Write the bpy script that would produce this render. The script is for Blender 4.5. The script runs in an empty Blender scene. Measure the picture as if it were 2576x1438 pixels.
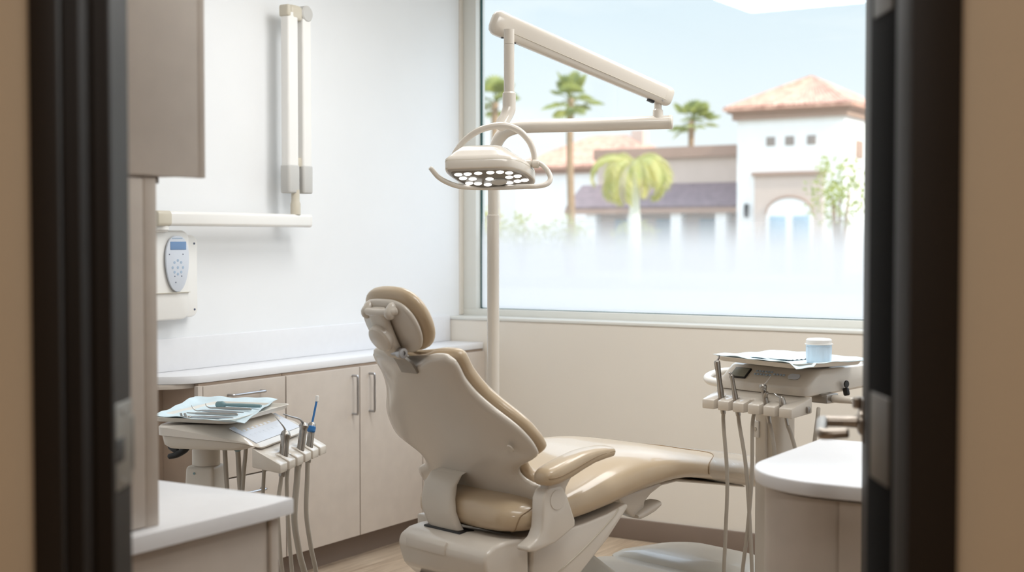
import bpy, bmesh, math, random
from mathutils import Vector, Matrix
random.seed(7)
C = bpy.context.scene.collection
PI = math.pi
WORLD, SUN, CEIL, CORR = 1.2, 4.4, 23.5, 28
R = math.radians
# ------------------------------------------------------------------ materials
def lin(c):
    return tuple((v/255/12.92 if v/255 <= .04045 else ((v/255+.055)/1.055)**2.4) for v in c)
def mat(name, rgb, rough=.5, metal=0., spec=.5, noise=0., nscale=8., bump=0., bscale=60., coat=0., stretch=None, rgb2=None):
    m = bpy.data.materials.new(name); m.use_nodes = True
    nt = m.node_tree; b = nt.nodes['Principled BSDF']
    c = lin(rgb)
    b.inputs['Roughness'].default_value = rough
    b.inputs['Metallic'].default_value = metal
    b.inputs['Specular IOR Level'].default_value = spec
    b.inputs['Coat Weight'].default_value = coat
    b.inputs['Coat Roughness'].default_value = .08
    tc = nt.nodes.new('ShaderNodeTexCoord'); mp = nt.nodes.new('ShaderNodeMapping')
    nt.links.new(tc.outputs['Object'], mp.inputs['Vector'])
    if stretch: mp.inputs['Scale'].default_value = stretch
    n = nt.nodes.new('ShaderNodeTexNoise'); n.inputs['Scale'].default_value = nscale; n.inputs['Detail'].default_value = 5
    nt.links.new(mp.outputs[0], n.inputs['Vector'])
    r = nt.nodes.new('ShaderNodeValToRGB')
    c2 = lin(rgb2) if rgb2 else tuple(v*(1-noise) for v in c)
    r.color_ramp.elements[0].color = (*c2, 1); r.color_ramp.elements[1].color = (*c, 1)
    r.color_ramp.elements[0].position = .3; r.color_ramp.elements[1].position = .7
    nt.links.new(n.outputs['Fac'], r.inputs[0]); nt.links.new(r.outputs[0], b.inputs['Base Color'])
    if bump:
        n2 = nt.nodes.new('ShaderNodeTexNoise'); n2.inputs['Scale'].default_value = bscale
        nt.links.new(mp.outputs[0], n2.inputs['Vector'])
        bp = nt.nodes.new('ShaderNodeBump'); bp.inputs['Strength'].default_value = bump; bp.inputs['Distance'].default_value = .002
        nt.links.new(n2.outputs['Fac'], bp.inputs['Height']); nt.links.new(bp.outputs[0], b.inputs['Normal'])
    return m
def emit(name, rgb, s):
    m = bpy.data.materials.new(name); m.use_nodes = True; nt = m.node_tree
    b = nt.nodes['Principled BSDF']; b.inputs['Base Color'].default_value = (.8, .8, .8, 1)
    b.inputs['Emission Color'].default_value = (*lin(rgb), 1); b.inputs['Emission Strength'].default_value = s
    return m
M = {}
M['wall'] = mat('wall_paint', (238, 239, 240), .6, noise=.02, nscale=3, bump=.08, bscale=180)
M['wall_sill'] = mat('shaded_wall_paint', (226, 219, 208), .6, noise=.02, nscale=3, bump=.08, bscale=180)  # same white paint as the other walls, backlit shade put into its colour
M['corr'] = mat('corridor_paint', (198, 177, 150), .75, noise=.05, nscale=2, bump=.15, bscale=150)
M['ceil'] = mat('ceiling_paint', (236, 233, 226), .8, noise=.02)
M['lam'] = mat('greige_laminate', (200, 189, 178), .42, noise=.07, nscale=14, bump=.12, bscale=260)
M['lam_in'] = mat('laminate_interior', (180, 160, 142), .5, noise=.06, nscale=12)
M['kick'] = mat('taupe_kick_plinth', (128, 112, 100), .6, noise=.06, nscale=9)
M['quartz'] = mat('white_solid_surface', (232, 232, 234), .3, noise=.02, nscale=30)
M['cream'] = mat('cream_gloss_plastic', (214, 206, 195), .22, noise=.02, nscale=4, coat=.35)
M['cream2'] = mat('cream_satin_plastic', (212, 204, 192), .38, noise=.02, nscale=4)
M['white'] = mat('white_enamel', (238, 236, 232), .28, noise=.015, nscale=4, coat=.25)
M['beigepart'] = mat('beige_grey_plastic', (203, 195, 178), .4, noise=.03)
M['greyp'] = mat('pale_grey_plastic', (196, 194, 190), .38, noise=.03)
M['hosemat'] = mat('grey_rubber_hose', (178, 170, 158), .5, noise=.06, nscale=20)
M['tan'] = mat('tan_upholstery', (194, 173, 144), .34, noise=.05, nscale=6, bump=.06, bscale=420, coat=.45)
M['seam'] = mat('upholstery_seam', (150, 126, 96), .6, noise=.05)
M['steel'] = mat('brushed_steel', (178, 178, 180), .28, metal=1, noise=.06, nscale=30)
M['dsteel'] = mat('darker_steel', (172, 168, 163), .34, metal=1, noise=.1, nscale=30)
M['nickel'] = mat('satin_nickel', (170, 160, 150), .33, metal=1, noise=.05)
M['bronze'] = mat('dark_bronze_paint', (36, 28, 21), .55, spec=.22, noise=.15, nscale=3, bump=.06, bscale=90)
M['bronze_h'] = mat('hinge_bronze', (88, 80, 70), .4, metal=.4, noise=.12, nscale=20)
M['strike'] = mat('strike_plate_metal', (150, 147, 140), .4, metal=.7, noise=.12, nscale=25)
M['black'] = mat('black_plastic', (22, 21, 22), .45, noise=.1)
M['gap'] = mat('dark_joint', (38, 32, 28), .8, noise=.1)
M['alu'] = mat('painted_window_frame', (222, 222, 216), .4, noise=.02, nscale=5)
M['gasket'] = mat('green_glass_edge', (20, 74, 72), .25, noise=.1)
M['paper'] = mat('pale_blue_paper', (214, 232, 240), .75, noise=.05, nscale=25, bump=.2, bscale=60)
M['paperw'] = mat('white_paper', (240, 244, 246), .75, noise=.03, nscale=25, bump=.2, bscale=60)
M['trayp'] = mat('tray_plastic', (226, 220, 210), .35, noise=.02)
M['panel'] = mat('control_panel_foil', (212, 218, 228), .3, noise=.03, nscale=6)
M['panelb'] = mat('cream_control_foil', (217, 205, 188), .34, noise=.02, nscale=6)
M['lcd'] = mat('lcd_blue', (116, 148, 190), .2, noise=.08, nscale=5)
M['lcdg'] = mat('lcd_grey', (140, 141, 130), .2, noise=.05, nscale=5)
M['key'] = mat('keypad_blue', (170, 190, 212), .5, noise=.1)
M['keydot'] = mat('keypad_dark', (84, 92, 116), .5, noise=.1)
M['bluep'] = mat('blue_plastic', (40, 112, 176), .35, noise=.05)
M['slot'] = mat('base_slot', (26, 28, 32), .2, noise=.1)
M['base'] = mat('chair_base_enamel', (192, 188, 178), .32, noise=.02, coat=.35)
M['cup'] = mat('pale_blue_cup', (206, 224, 238), .3, noise=.03, nscale=8)
M['teal'] = mat('teal_grey_plastic', (116, 144, 148), .35, noise=.06)
M['stucco_w'] = mat('white_stucco', (234, 230, 224), .9, noise=.05, nscale=1.2, bump=.3, bscale=12)
M['stucco_b'] = mat('beige_stucco', (200, 181, 167), .9, noise=.06, nscale=1.2)
M['stucco_t'] = mat('trim_stucco', (164, 136, 119), .9, noise=.06, nscale=1.2)
M['tile'] = mat('clay_roof_tile', (218, 172, 148), .8, noise=.2, nscale=3, rgb2=(170, 122, 102))
M['tile_d'] = mat('dark_roof_tile', (134, 116, 116), .8, noise=.25, nscale=3)
M['outwin'] = mat('street_glazing', (150, 176, 190), .15, noise=.2, nscale=1)
M['outdark'] = mat('attic_vent', (150, 136, 126), .7, noise=.1)
M['trunk'] = mat('palm_trunk_bark', (160, 132, 104), .9, noise=.25, nscale=5)
M['palm'] = mat('palm_leaf', (176, 178, 92), .55, noise=.3, nscale=1.6, rgb2=(78, 106, 84))
M['palm_y'] = mat('palm_leaf_yellow', (216, 200, 132), .55, noise=.3, nscale=1.6, rgb2=(150, 162, 96))
M['shrub'] = mat('shrub_leaf', (168, 174, 108), .6, noise=.35, nscale=4)
M['ground'] = mat('pale_asphalt', (178, 174, 168), .95, noise=.12, nscale=.4)
M['grassy'] = mat('planting_strip', (150, 152, 104), .95, noise=.3, nscale=2)
M['ledoff'] = mat('lamp_reflector', (128, 124, 118), .3, metal=.5, noise=.1)
M['gap_shade'] = mat('black_gap_shade', (10, 9, 8), .9, spec=.1)
M['led'] = emit('led_lens', (255, 253, 250), 1.6)
M['troffer'] = emit('ceiling_light_diffuser', (255, 250, 242), 2.0)
# leaves let some light through
for k in ('palm', 'palm_y', 'shrub'):
    nt = M[k].node_tree; b = nt.nodes['Principled BSDF']; out = nt.nodes['Material Output']
    tr = nt.nodes.new('ShaderNodeBsdfTranslucent'); mx = nt.nodes.new('ShaderNodeMixShader'); mx.inputs[0].default_value = .45
    tr.inputs[0].default_value = (*lin((196, 190, 112) if k != 'palm' else (190, 190, 110)), 1)
    nt.links.new(b.outputs[0], mx.inputs[1]); nt.links.new(tr.outputs[0], mx.inputs[2]); nt.links.new(mx.outputs[0], out.inputs[0])
# wood-look floor
def floor_mat():
    m = mat('wood_look_vinyl', (196, 176, 152), .38, noise=.1)
    nt = m.node_tree; b = nt.nodes['Principled BSDF']
    tc = nt.nodes.new('ShaderNodeTexCoord'); mp = nt.nodes.new('ShaderNodeMapping'); mp.inputs['Rotation'].default_value[2] = R(90)
    nt.links.new(tc.outputs['Object'], mp.inputs['Vector'])
    br = nt.nodes.new('ShaderNodeTexBrick'); br.inputs['Scale'].default_value = 1; br.inputs['Brick Width'].default_value = 1.2
    br.inputs['Row Height'].default_value = .15; br.inputs['Mortar Size'].default_value = .0012
    br.inputs['Color1'].default_value = (*lin((206, 188, 166)), 1); br.inputs['Color2'].default_value = (*lin((188, 168, 146)), 1)
    br.inputs['Mortar'].default_value = (*lin((140, 120, 100)), 1)
    nt.links.new(mp.outputs[0], br.inputs['Vector'])
    mp2 = nt.nodes.new('ShaderNodeMapping'); mp2.inputs['Scale'].default_value = (14, 1.3, 1)
    nt.links.new(tc.outputs['Object'], mp2.inputs['Vector'])
    n = nt.nodes.new('ShaderNodeTexNoise'); n.inputs['Scale'].default_value = 3; n.inputs['Detail'].default_value = 8; n.inputs['Distortion'].default_value = .6
    nt.links.new(mp2.outputs[0], n.inputs['Vector'])
    r = nt.nodes.new('ShaderNodeValToRGB'); r.color_ramp.elements[0].position = .3; r.color_ramp.elements[1].position = .7
    r.color_ramp.elements[0].color = (.72, .68, .64, 1); r.color_ramp.elements[1].color = (1.04, 1.03, 1.02, 1)
    nt.links.new(n.outputs['Fac'], r.inputs[0])
    mx = nt.nodes.new('ShaderNodeMix'); mx.data_type = 'RGBA'; mx.blend_type = 'MULTIPLY'; mx.inputs['Factor'].default_value = 1
    nt.links.new(br.outputs['Color'], mx.inputs['A']); nt.links.new(r.outputs[0], mx.inputs['B'])
    nt.links.new(mx.outputs['Result'], b.inputs['Base Color'])
    return m
M['floor'] = floor_mat()
def glass_mat():
    m = bpy.data.materials.new('window_glass'); m.use_nodes = True; nt = m.node_tree
    out = nt.nodes['Material Output']; nt.nodes.remove(nt.nodes['Principled BSDF'])
    t = nt.nodes.new('ShaderNodeBsdfTransparent'); t.inputs[0].default_value = (.97, .99, .985, 1)
    g = nt.nodes.new('ShaderNodeBsdfGlossy'); g.inputs['Roughness'].default_value = .02
    mx = nt.nodes.new('ShaderNodeMixShader'); mx.inputs[0].default_value = .04
    nt.links.new(t.outputs[0], mx.inputs[1]); nt.links.new(g.outputs[0], mx.inputs[2]); nt.links.new(mx.outputs[0], out.inputs[0])
    return m
M['glass'] = glass_mat()
def film_mat():        # frosted film: opaque white below, fading out upwards
    m = bpy.data.materials.new('frosted_gradient_film'); m.use_nodes = True; nt = m.node_tree
    out = nt.nodes['Material Output']; nt.nodes.remove(nt.nodes['Principled BSDF'])
    t = nt.nodes.new('ShaderNodeBsdfTransparent')
    w = nt.nodes.new('ShaderNodeBsdfTranslucent'); w.inputs[0].default_value = (.745, .725, .715, 1)
    d = nt.nodes.new('ShaderNodeBsdfDiffuse'); d.inputs[0].default_value = (.95, .94, .93, 1)
    wd = nt.nodes.new('ShaderNodeMixShader'); wd.inputs[0].default_value = .3
    nt.links.new(w.outputs[0], wd.inputs[1]); nt.links.new(d.outputs[0], wd.inputs[2])
    tc = nt.nodes.new('ShaderNodeTexCoord'); sp = nt.nodes.new('ShaderNodeSeparateXYZ')
    nt.links.new(tc.outputs['Object'], sp.inputs[0])
    mr = nt.nodes.new('ShaderNodeMapRange'); mr.interpolation_type = 'SMOOTHERSTEP'
    mr.inputs['From Min'].default_value = FILM0; mr.inputs['From Max'].default_value = FILM1
    mr.inputs['To Min'].default_value = .95; mr.inputs['To Max'].default_value = 0
    nt.links.new(sp.outputs['Z'], mr.inputs['Value'])
    mx = nt.nodes.new('ShaderNodeMixShader'); nt.links.new(mr.outputs[0], mx.inputs[0])
    nt.links.new(t.outputs[0], mx.inputs[1]); nt.links.new(wd.outputs[0], mx.inputs[2]); nt.links.new(mx.outputs[0], out.inputs[0])
    return m
FILM0, FILM1 = 1.34, 1.66
M['film'] = film_mat()
def sleeve_mat():
    m = bpy.data.materials.new('clear_plastic_sleeve'); m.use_nodes = True; nt = m.node_tree
    out = nt.nodes['Material Output']; nt.nodes.remove(nt.nodes['Principled BSDF'])
    t = nt.nodes.new('ShaderNodeBsdfTransparent'); t.inputs[0].default_value = (.93, .93, .93, 1)
    g = nt.nodes.new('ShaderNodeBsdfGlossy'); g.inputs['Roughness'].default_value = .12
    d = nt.nodes.new('ShaderNodeBsdfDiffuse'); d.inputs[0].default_value = (.85, .86, .87, 1)
    n = nt.nodes.new('ShaderNodeTexNoise'); n.inputs['Scale'].default_value = 14
    tc = nt.nodes.new('ShaderNodeTexCoord'); nt.links.new(tc.outputs['Object'], n.inputs['Vector'])
    bp = nt.nodes.new('ShaderNodeBump'); bp.inputs['Strength'].default_value = .5; bp.inputs['Distance'].default_value = .01
    nt.links.new(n.outputs['Fac'], bp.inputs['Height']); nt.links.new(bp.outputs[0], g.inputs['Normal'])
    a = nt.nodes.new('ShaderNodeMixShader'); a.inputs[0].default_value = .45
    nt.links.new(g.outputs[0], a.inputs[1]); nt.links.new(d.outputs[0], a.inputs[2])
    mx = nt.nodes.new('ShaderNodeMixShader'); mx.inputs[0].default_value = .22
    nt.links.new(t.outputs[0], mx.inputs[1]); nt.links.new(a.outputs[0], mx.inputs[2]); nt.links.new(mx.outputs[0], out.inputs[0])
    return m
M['sleeve'] = sleeve_mat()
# ------------------------------------------------------------------ mesh helpers
def obj(name, bm, m, parent=None, angle=35, label=None):
    me = bpy.data.meshes.new(name); bmesh.ops.recalc_face_normals(bm, faces=bm.faces)
    bm.to_mesh(me); bm.free()
    for p in me.polygons: p.use_smooth = True
    me.set_sharp_from_angle(angle=R(angle))
    me.materials.append(M[m] if isinstance(m, str) else m)
    o = bpy.data.objects.new(name, me); C.objects.link(o)
    if parent: o.parent = parent
    if label: o['label'] = label
    return o
def thing(name, label, cat, loc=(0, 0, 0), rz=0, group=None):
    o = bpy.data.objects.new(name, None); C.objects.link(o); o.empty_display_size = .05
    o.location = loc; o.rotation_euler = (0, 0, R(rz)); tag(o, label, cat, group); return o
def tag(o, label, cat, group=None):
    o['label'] = label; o['category'] = cat
    if group: o['group'] = group
    return o
def struct(name, bm, m, label=None, parent=None):
    o = obj(name, bm, m, parent)
    if not parent: o['kind'] = 'structure'
    if label: o['label'] = label
    return o
def B(): return bmesh.new()
def bevel(bm, geom_verts, w, seg=3):
    es = set()
    for v in geom_verts:
        for e in v.link_edges:
            if len(e.link_faces) == 2 and e.calc_face_angle(0) > R(28): es.add(e)
    if es and w > 0: bmesh.ops.bevel(bm, geom=list(es), offset=w, segments=seg, affect='EDGES', profile=.5, clamp_overlap=True)
def box(bm, x0, x1, y0, y1, z0, z1, bv=0, seg=3, mtx=None):
    t = bmesh.new()
    bmesh.ops.create_cube(t, size=1)
    for v in t.verts: v.co = Vector((x0+(v.co.x+.5)*(x1-x0), y0+(v.co.y+.5)*(y1-y0), z0+(v.co.z+.5)*(z1-z0)))
    if bv: bevel(t, t.verts[:], bv, seg)
    merge(bm, t, mtx); return bm
def merge(bm, t, mtx=None):
    if mtx is not None: bmesh.ops.transform(t, matrix=mtx, verts=t.verts)
    me = bpy.data.meshes.new('tmp'); t.to_mesh(me); t.free(); bm.from_mesh(me); bpy.data.meshes.remove(me)
def prism(bm, pts, a0, a1, axis='z', bv=0, seg=3, mtx=None, fn=None):
    """outline pts extruded along axis from a0 to a1"""
    t = bmesh.new()
    def P(p, a):
        if axis == 'z': return Vector((p[0], p[1], a))
        if axis == 'y': return Vector((p[0], a, p[1]))
        return Vector((a, p[0], p[1]))
    lo = [t.verts.new(P(p, a0)) for p in pts]; hi = [t.verts.new(P(p, a1)) for p in pts]
    n = len(pts)
    t.faces.new(lo[::-1]); t.faces.new(hi)
    for i in range(n): t.faces.new((lo[i], lo[(i+1) % n], hi[(i+1) % n], hi[i]))
    bmesh.ops.recalc_face_normals(t, faces=t.faces)
    if bv: bevel(t, t.verts[:], bv, seg)
    if fn:
        for v in t.verts: v.co = fn(v.co)
    merge(bm, t, mtx); return bm
def smooth_path(pts, n=6):
    pts = [Vector(p) for p in pts]
    if len(pts) < 3: return pts
    out = []
    for i in range(len(pts)-1):
        p0 = pts[i-1] if i else pts[0]*2-pts[1]; p1 = pts[i]; p2 = pts[i+1]
        p3 = pts[i+2] if i+2 < len(pts) else p2*2-p1
        for k in range(n):
            t = k/n
            out.append(.5*((2*p1)+(p2-p0)*t+(2*p0-5*p1+4*p2-p3)*t*t+(3*p1-p0-3*p2+p3)*t**3))
    out.append(pts[-1]); return out
def loft(bm, rings, cap=True, closed=False):
    vs = [[bm.verts.new(p) for p in r] for r in rings]; n = len(vs[0])
    rng = len(vs) if closed else len(vs)-1
    for i in range(rng):
        a, b = vs[i], vs[(i+1) % len(vs)]
        for j in range(n): bm.faces.new((a[j], a[(j+1) % n], b[(j+1) % n], b[j]))
    if cap and not closed:
        bm.faces.new(vs[0][::-1]); bm.faces.new(vs[-1])
    return bm
def tube(bm, pts, r, seg=14, smooth=6, flat=1., up=None, round_ends=True, closed=False):
    """r: radius or list of radii per control point; flat scales the section along the second axis"""
    if not isinstance(r, (list, tuple)): r = [r]*len(pts)
    n0 = len(pts)
    if smooth and n0 > 2:
        path = smooth_path(pts, smooth); rr = []
        for i in range(n0-1):
            for k in range(smooth): rr.append(r[i]+(r[i+1]-r[i])*k/smooth)
        rr.append(r[-1])
    else: path = [Vector(p) for p in pts]; rr = list(r)
    T = []
    for i in range(len(path)):
        a = path[max(i-1, 0)]; b = path[min(i+1, len(path)-1)]
        if closed: a = path[i-1]; b = path[(i+1) % len(path)]
        T.append((b-a).normalized())
    u = Vector(up) if up else (Vector((0, 0, 1)) if abs(T[0].z) < .9 else Vector((1, 0, 0)))
    rings = []
    if round_ends and not closed:
        r0, r1 = rr[0], rr[-1]
        path = [path[0]-T[0]*r0*.35] + path + [path[-1]+T[-1]*r1*.35]
        T = [T[0]]+T+[T[-1]]; rr = [r0*.72]+rr+[r1*.72]
    for p, t, q in zip(path, T, rr):
        if up: u = Vector(up)
        u = (u-t*u.dot(t)).normalized(); w = t.cross(u)
        rings.append([p+(u*math.cos(a)*q*flat+w*math.sin(a)*q) for a in [2*PI*k/seg for k in range(seg)]])
    loft(bm, rings, True, closed); return bm
def lathe(bm, prof, c=(0, 0, 0), axis=(0, 0, 1), seg=28):
    q = Vector((0, 0, 1)).rotation_difference(Vector(axis).normalized()).to_matrix()
    rings = []
    for rr, h in prof:
        rr = max(rr, 1e-4)
        rings.append([Vector(c)+q @ Vector((rr*math.cos(2*PI*k/seg), rr*math.sin(2*PI*k/seg), h)) for k in range(seg)])
    return loft(bm, rings)
def interp(tab, x):
    if x <= tab[0][0]: return list(tab[0][1:])
    for a, b in zip(tab, tab[1:]):
        if x <= b[0]:
            t = (x-a[0])/(b[0]-a[0])
            return [p+(q-p)*t for p, q in zip(a[1:], b[1:])]
    return list(tab[-1][1:])
def smtab(tab, x):     # catmull-rom through table
    n = len(tab)
    if x <= tab[0][0]: return list(tab[0][1:])
    if x >= tab[-1][0]: return list(tab[-1][1:])
    for i in range(n-1):
        if x <= tab[i+1][0]:
            t = (x-tab[i][0])/(tab[i+1][0]-tab[i][0]); out = []
            for k in range(1, len(tab[0])):
                p1, p2 = tab[i][k], tab[i+1][k]; h = tab[i+1][0]-tab[i][0]
                m1 = (tab[i+1][k]-tab[i-1][k])/(tab[i+1][0]-tab[i-1][0])*h if i else (p2-p1)
                m2 = (tab[i+2][k]-tab[i][k])/(tab[i+2][0]-tab[i][0])*h if i+2 < n else (p2-p1)
                out.append((2*t**3-3*t*t+1)*p1+(t**3-2*t*t+t)*m1+(-2*t**3+3*t*t)*p2+(t**3-t*t)*m2)
            return out
def sg(v, p): return math.copysign(abs(v)**p, v)
def arc(cx, cy, r, a0, a1, n=8):
    return [(cx+r*math.cos(R(a0+(a1-a0)*i/n)), cy+r*math.sin(R(a0+(a1-a0)*i/n))) for i in range(n+1)]
def rrect(x0, x1, y0, y1, r, n=5):
    return arc(x1-r, y1-r, r, 0, 90, n)+arc(x0+r, y1-r, r, 90, 180, n)+arc(x0+r, y0+r, r, 180, 270, n)+arc(x1-r, y0+r, r, 270, 360, n)
V = Vector
YAW = 31.7            # the corridor door wall stands at this angle to the room's walls
cs, sn = math.cos(R(YAW)), math.sin(R(YAW))
def dw(lat, d): return (lat*cs-d*sn, lat*sn+d*cs)    # plan position from door-wall axes
MD = Matrix.Rotation(R(YAW), 4, 'Z')
# ------------------------------------------------------------------ room shell
H = 2.9
XL, YW, XR = -4.07, 5.96, .1
b = B(); box(b, -5.0, 3.2, -3.2, 6.25, -.12, 0); struct('floor', b, 'floor', 'pale wood-look plank floor')
b = B(); box(b, -5.0, 3.2, -3.2, 6.25, H, H+.12); struct('ceiling', b, 'ceil')
b = B(); box(b, XL-.15, XL, 2.5, 6.25, 0, H); struct('wall_left', b, 'wall', 'white left wall carrying the x-ray unit')
b = B(); box(b, XL, XR, YW, YW+.29, 0, 1.03); struct('wall_window', b, 'wall_sill', 'white wall under the window, its backlit shade toned into the paint')
b = B(); box(b, XL, XR, YW-.006, YW+.13, 1.03, 1.048, .005); struct('trim_1', b, 'alu', 'white ledge running under the window')
b = B(); box(b, XL, XR, YW+.14, YW+.29, 2.8, H); struct('wall_window_head', b, 'wall')
b = B(); box(b, XR, XR+.15, 2.25, 6.25, 0, H); struct('wall_right', b, 'wall')
b = B(); box(b, -2.82, -2.66, .62, 2.5, 0, H); box(b, -4.2, -2.66, 2.35, 2.5, 0, H); struct('wall_partition', b, 'wall')
b = B(); box(b, XL, XR, YW-.012, YW, 0, .1, .004); struct('baseboard_window', b, 'kick', 'taupe rubber baseboard under the window')
b = B(); box(b, XR-.012, XR, 3.7, YW, 0, .1, .004); struct('baseboard_right', b, 'kick')
# door wall, corridor side
b = B(); box(b, -1.98, -.61, 1.84, 1.99, 0, H, mtx=MD); struct('wall_door_left', b, 'corr', 'beige corridor wall left of the doorway')
b = B(); box(b, .57, 1.62, 1.84, 1.99, 0, H, mtx=MD); struct('wall_door_right', b, 'corr', 'beige corridor wall right of the doorway')
b = B(); box(b, -.7, .7, 1.84, 1.99, 2.16, H, mtx=MD); struct('wall_door_head', b, 'corr')
b = B(); box(b, -2.0, -1.85, -1.4, 1.84, 0, H, mtx=MD); struct('wall_corridor_left', b, 'corr')
b = B(); box(b, 1.6, 1.75, -1.4, 1.84, 0, H, mtx=MD); struct('wall_corridor_right', b, 'corr')
b = B(); box(b, -2.0, 1.75, -1.55, -1.4, 0, H, mtx=MD); struct('wall_corridor_back', b, 'corr')
# door frame (hollow metal, dark bronze), profiles in door-wall axes
fl = [(-.626, 1.80), (-.5874, 1.80), (-.5874, 1.812), (-.602, 1.83), (-.602, 1.868), (-.5808, 1.868), (-.5808, 1.931),
      (-.5588, 1.931), (-.5588, 1.950), (-.5665, 1.950), (-.5665, 2.055), (-.60, 2.055), (-.60, 1.99), (-.626, 1.985)]
b = B(); prism(b, fl, 0, 2.12, bv=.0025, seg=2, mtx=MD); dfl = struct('door_1', b, 'bronze', 'dark bronze metal door frame')
fr = [(.583, 1.80), (.5172, 1.80), (.5172, 1.876), (.527, 1.880), (.527, 2.03), (.56, 2.045), (.583, 1.985)]
b = B(); prism(b, fr, 0, 2.12, bv=.0025, seg=2, mtx=MD); obj('jamb', b, 'bronze', dfl)
b = B(); box(b, -.626, .583, 1.80, 2.05, 2.08, 2.14, .003, mtx=MD); obj('head_jamb', b, 'bronze', dfl)
# strike plate on the left jamb
b = B(); box(b, -.5675, -.5640, 1.958, 2.052, 1.088, 1.213, .002, mtx=MD)
box(b, -.572, -.5636, 2.052, 2.062, 1.105, 1.188, .002, mtx=MD)
sp_ = obj('strike_plate', b, 'strike', dfl, label='grey metal strike plate')
b = B(); box(b, -.5660, -.5632, 1.968, 2.008, 1.128, 1.163, .001, mtx=MD); obj('latch_hole', b, 'black', sp_)
for z in (1.1, 1.2):
    b = B(); lathe(b, [(.0001, 0), (.005, 0), (.005, .0022), (.0015, .003), (.0001, .003)], c=MD @ V((-.5645, 2.0, z)), axis=(MD.to_3x3() @ V((1, 0, 0)))); obj('screw', b, 'dsteel', sp_)
b = B(); box(b, .5215, .535, 1.884, 2.028, 0, 2.1, .001, mtx=MD); obj('jamb_gap_shade', b, 'gap_shade', dfl)  # black strip standing in for the shade of the gap behind the hinges
# hinges on the right jamb
for z0 in (.25, 1.105, 1.765):
    b = B(); box(b, .5195, .5285, 1.905, 2.005, z0, z0+.124, .002, mtx=MD)
    tube(b, [MD @ V((.549, 2.03, z0)), MD @ V((.549, 2.03, z0+.124))], .007, 12, 0)
    obj('hinge', b, 'bronze_h', dfl)
# the door leaf, swung into the room along the line of sight
ang = math.degrees(math.atan2(.87, .192))
MDoor = MD @ Matrix.Translation((.548, 2.045, 0)) @ Matrix.Rotation(R(ang), 4, 'Z')     # local x runs along the leaf
b = B(); box(b, .01, .91, -.045, 0, .01, 2.08, .003, mtx=MDoor); leaf = struct('door_2', b, 'bronze', 'dark bronze door leaf swung open, seen edge-on')
hz = 1.072
b = B()
lathe(b, [(.0001, 0), (.027, 0), (.027, .008), (.022, .012), (.013, .014), (.011, .04), (.0001, .04)], c=MDoor @ V((.82, 0, hz)), axis=MDoor.to_3x3() @ V((0, 1, 0)))
ros = obj('handle_rose', b, 'nickel', leaf, label='satin nickel rose')
b = B(); tube(b, [MDoor @ V(p) for p in [(.82, .01, hz), (.82, .065, hz), (.818, .080, hz), (.80, .084, hz), (.74, .085, hz-.004), (.69, .085, hz-.006), (.674, .077, hz-.007), (.670, .036, hz-.003)]],
     [.011, .011, .0115, .012, .0115, .0115, .011, .010], 16, 5)
obj('handle_lever', b, 'nickel', leaf, label='satin nickel lever handle')
b = B(); box(b, .79, .85, 0, .004, hz-.04, hz+.05, .004, mtx=MDoor); tube(b, [MDoor @ V((.835, .012, hz+.03)), MDoor @ V((.835, .012, hz+.046))], .011, 14, 0)
obj('handle_plate', b, 'nickel', leaf)
# ------------------------------------------------------------------ window
yg = YW+.18
w = bpy.data.objects.new('window_1', None); C.objects.link(w); w['kind'] = 'structure'; w['label'] = 'large window with frosted lower part'
b = B()
box(b, XL, XL+.086, YW+.13, YW+.22, 1.0822, 2.7398, .002); box(b, XR-.08, XR, YW+.13, YW+.22, 1.0822, 2.7398, .002)
box(b, XL, XR, YW+.13, YW+.22, 1.03, 1.082, .003); box(b, XL, XR, YW+.13, YW+.22, 2.74, 2.8, .003)
obj('window_frame', b, 'alu', w, label='white painted window frame')
b = B(); box(b, XL, XL+.008, YW+.10, YW+.13, 1.05, 2.8, .001); obj('window_reveal', b, 'wall_sill', w)
b = B(); box(b, XL+.086, XL+.095, yg-.006, yg+.004, 1.083, 2.74); box(b, XL+.086, XR-.08, yg-.006, yg+.004, 1.082, 1.0855)
obj('glass_edge', b, 'gasket', w, label='dark green glass edge')
b = B(); box(b, XL+.08, XR-.085, yg-.003, yg+.003, 1.085, 2.74); obj('glass_pane', b, 'glass', w)
b = B(); x0, x1 = XL+.092, XR-.085
vs = [b.verts.new(p) for p in [(x0, yg-.005, 1.0875), (x1, yg-.005, 1.0875), (x1, yg-.005, 2.0), (x0, yg-.005, 2.0)]]; b.faces.new(vs)
obj('frosted_film', b, 'film', w, label='frosted white film fading upwards')
# ------------------------------------------------------------------ ceiling lights (out of frame, above)
def troffer(x, y, rz=0, label=''):
    t = thing('ceiling_light', label, 'ceiling light', (x, y, H), rz)
    b = B(); box(b, -.62, .62, -.32, .32, -.03, 0, .004); obj('light_frame', b, 'white', t)
    b = B(); box(b, -.59, .59, -.29, .29, -.036, -.028); obj('diffuser', b, 'troffer', t)
troffer(-1.2, 4.6, 0, 'ceiling light panel on the ceiling over the right counter')
troffer(-2.7, 4.4, 0, 'ceiling light panel on the ceiling near the left wall')
troffer(-1.3, 2.9, 0, 'unseen ceiling panel added nearest the doorway as fill light')  # added panel, brightens the near counter and cabinet fronts
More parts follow.
